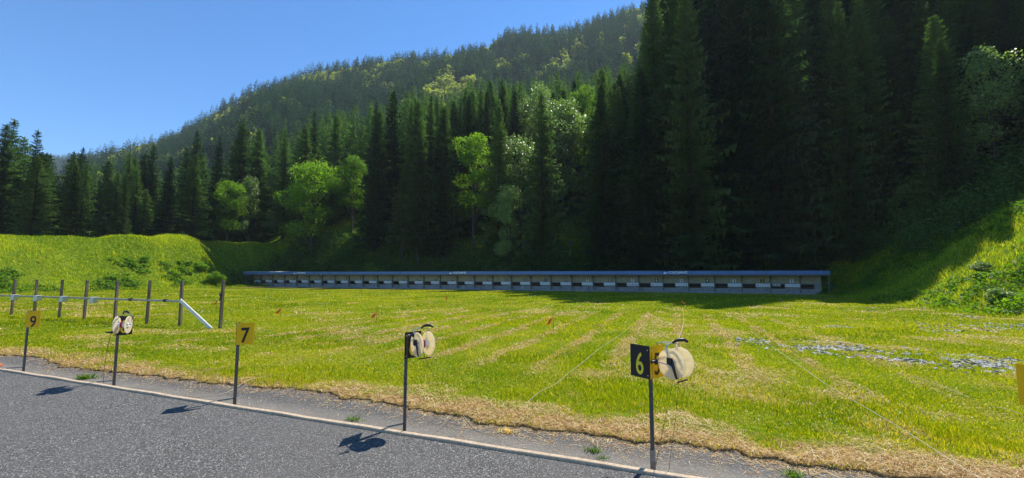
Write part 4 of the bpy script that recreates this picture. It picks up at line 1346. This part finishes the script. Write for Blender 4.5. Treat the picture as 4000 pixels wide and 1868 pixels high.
# ------------------------------------------------------------------ wind flags
FL = [(845, 1210, .55, -1, .10, 'faint wind flag on a cane right of the last barrier post'), (1096, 1245, .58, -1, .2, 'red wind flag hanging close to its cane, above and right of sign 7'),
      (1469, 1271, .62, -1, .17, 'red wind flag hanging away from its cane, left of the middle reel'), (1742, 1181, .58, 0, .24, 'far red wind flag below number 16, at the shade line'),
      (1982, 1187, .47, 1, .16, 'small pale red wind flag on a cane below number 13'), (2161, 1298, .62, -1, .2, 'red wind flag blown left of a cane in the middle of the lawn'),
      (2661, 1208, .68, 1, .25, 'red wind flag in the shade below number 5')]
for (px, py, h, sg, ln, lb) in FL:
    x, y, z = gp(px, py, 0)
    o = empty('wind_flag', (x, y, z), 0, lb, 'flag', 'red wind flags on the lawn')
    b = MB(); b.tube([(0, 0, -.1), (.005, 0, h * .5), (-.005, 0, h)], .0075, 6); b.build('cane', M['cane'], o)
    b = MB(); 
    s = sg if sg else .35
    n = 6; vs = []
    for i in range(n + 1):
        t = i / n
        cx = s * (.03 + .26 * t * (ln / .3)); cz = h * .86 - .10 - .30 * t * (ln / .3) + .02 * math.sin(t * 7)
        hw = .025 + .022 * t
        cy = .03 * math.sin(t * 6)
        vs += [(cx - hw, cy, cz + hw * .55 * 1), (cx + hw, cy + .02, cz - hw * .2), (cx + hw, cy + .024, cz - hw * .2), (cx - hw, cy + .004, cz + hw * .55)]
    fs = []
    for i in range(n):
        for k in range(4): fs.append((i * 4 + k, i * 4 + (k + 1) % 4, (i + 1) * 4 + (k + 1) % 4, (i + 1) * 4 + k))
    fs += [(0, 1, 2, 3), tuple(range(n * 4, n * 4 + 4))]
    b.add(vs, fs)
    b.tube([(0, 0, h * .84), (vs[0][0], vs[0][1], vs[0][2])], .003, 4)
    b.build('cloth', M['flag'], o)

# ------------------------------------------------------------------ barrier with posts on the left
FP = [47, 133, 234, 337, 457, 583, 713, 866]
g0, g1 = gp(866, 1278, 0), gp(60, 1236, 0)
FW = .5 * (UW(g0[0], g0[1])[1] + UW(g1[0], g1[1])[1])
print('FW', UW(g0[0], g0[1]), UW(g1[0], g1[1]))
def fpos(px): return on_w(px, 1180, FW)[:2]
bar = empty('post_barrier', (*fpos(713), 0), ZROT, 'barrier of weathered posts with one pale rail and a white slanting board', 'barrier')
u713 = UW(*fpos(713))[0]
fr = random.Random(5)
for px in FP[:-1] + [-60, -190]:
    u = UW(*fpos(px))[0] - u713
    zg = gz1(*fpos(px))
    b = MB(); b.box(-.045, .045, -.04, .04, zg - .2, 1.50 + fr.uniform(-.03, .03), Matrix.Translation((u, fr.uniform(-.05, .05), 0)) @ Matrix.Rotation(fr.uniform(-.02, .02), 4, 'Y') @ Matrix.Rotation(fr.uniform(-.2, .2), 4, 'Z'), .006)
    b.build('post', M['postwood'], bar)
u0 = UW(*fpos(-190))[0] - u713
b = MB(); b.box(u0, 0.1, -.105, -.055, .72, .79, None, .006); b.build('rail', M['railwood'], bar)
b = MB(); b.box(-.06, .06, -.02, .02, 0, 1.36, Matrix.Translation((.10, -.14, .80)) @ Matrix.Rotation(math.pi - math.atan2(1.75, .95), 4, 'Y') @ Matrix.Scale(1.47, 4, Vector((0, 0, 1))), .004)
b.build('slanting_board', M['bracewood'], bar)
for px in (520, 655):
    u = UW(*fpos(px))[0] - u713
    b = MB(); b.tube([(u - .07, -.08, .765), (u + .07, -.08, .765)], .06, 8); b.build('rail_clamp', M['black'], bar)
x, y = fpos(866)
o = empty('wooden_post', (x, y, gz1(x, y)), ZROT, 'lone weathered post right of the slanting white board, with a dark fitting', 'post')
b = MB(); b.box(-.045, .045, -.04, .04, -.2, 1.66, Matrix.Rotation(.015, 4, 'Y'), .006); b.build('post', M['postwood'], o)
b = MB(); b.lathe([(-.03, .05), (.03, .05)], 12, 'Y', Matrix.Translation((.01, -.06, 1.18)))
b.tube([(.02, -.06, 1.15), (.05, -.09, 1.02), (0, -.09, .98)], .02, 6); b.build('fitting', M['black'], o)
for i, px in enumerate((2, 78, 168, 270, 388)):
    x, y = fpos(px)
    nm = ['at the left edge of the photo', 'right of the first post', 'right of the second post', 'right of the third post', 'right of the fourth post, rightmost of all'][i]
    o = empty('grey_box', (x, y, .70), ZROT, 'grey metal box on the barrier rail ' + nm, 'box', 'grey boxes on the barrier rail')
    b = MB()
    prof = [(-.17, -.12), (.10, -.12), (.16, .02), (.16, .11), (-.09, .11), (-.13, .04)]
    n = len(prof)
    vs = [(p, -.27, q) for p, q in prof] + [(p, -.11, q) for p, q in prof]
    b.add(vs, [tuple(range(n)), tuple(range(n, 2 * n))[::-1]] + [(k, n + k, n + (k + 1) % n, (k + 1) % n) for k in range(n)])
    b.build('housing', M['greybox'], o)
    b = MB(); b.box(-.12, .18, -.285, -.10, .112, .122); b.build('lid', M['bracewood'], o)

# ------------------------------------------------------------------ small things
x, y = RAY(12, 7.9)
b = MB(); b.box(-.11, .11, -.05, .05, 0, .055, Matrix.Rotation(.25, 4, 'Z'), .006)
o = b.build('brick', M['brick']); o.location = (*XY(UW(x, y)[0], KERB_W - .02), .005); tag(o, 'orange brick lying on the kerb at the left edge', 'brick')
def tuft(px, py, n, s, label, straw_=False):
    rng = np.random.default_rng(int(px))
    x, y, z = gp(px, py, 0)
    p = np.stack([x + rng.normal(0, .05 * s, n), y + rng.normal(0, .03 * s, n), np.full(n, z)], 1)
    base = np.array([0.08, 0.17, .02]) if not straw_ else np.array([.6, .46, .24])
    c = base * rng.uniform(.7, 1.7, (n, 1))
    V, T, C = blades(p, rng.uniform(.03, .09, n) * s, rng.uniform(.005, .010, n) * s, rng.uniform(.5, 1.6, n), c, rng)
    tag(link('weed_tuft' if not straw_ else 'straw_tuft', np_mesh('tuft', V, T, M['blade'], False, C)), label, 'weed')
tuft(1382, 1643, 70, 1.0, 'small green weed on the asphalt left of the middle post')
tuft(2318, 1765, 90, .9, 'upright green weed on the asphalt left of the sign reading 6')
tuft(2352, 1792, 50, .6, 'flat yellow green weed nearest the kerb, left of the sign reading 6')
tuft(3100, 1862, 80, 1.0, 'green weed at the bottom edge, right of the sign reading 6')
tuft(330, 1480, 120, 1.6, 'low green weed along the kerb left of the leftmost reel post')
tuft(1980, 1690, 60, 1.0, 'tuft of dry straw under the looping cord', True)
tuft(2700, 1700, 60, 1.0, 'green weed leaning from the straw edge right of the sign reading 6')

# ------------------------------------------------------------------ mountain air
hz = MB(); hz.box(-1560, 1560, -300, 1560, -40, 420)
t = NT('air')
pv = t.n('ShaderNodeVolumePrincipled')
pv.inputs['Color'].default_value = (0.72, 0.86, 1.0, 1)
pv.inputs['Density'].default_value = 0.00015
pv.inputs['Anisotropy'].default_value = 0.2
t.l(pv.outputs[0], t.out.inputs['Volume'])
tag(hz.build('haze', t.m), kind='stuff')
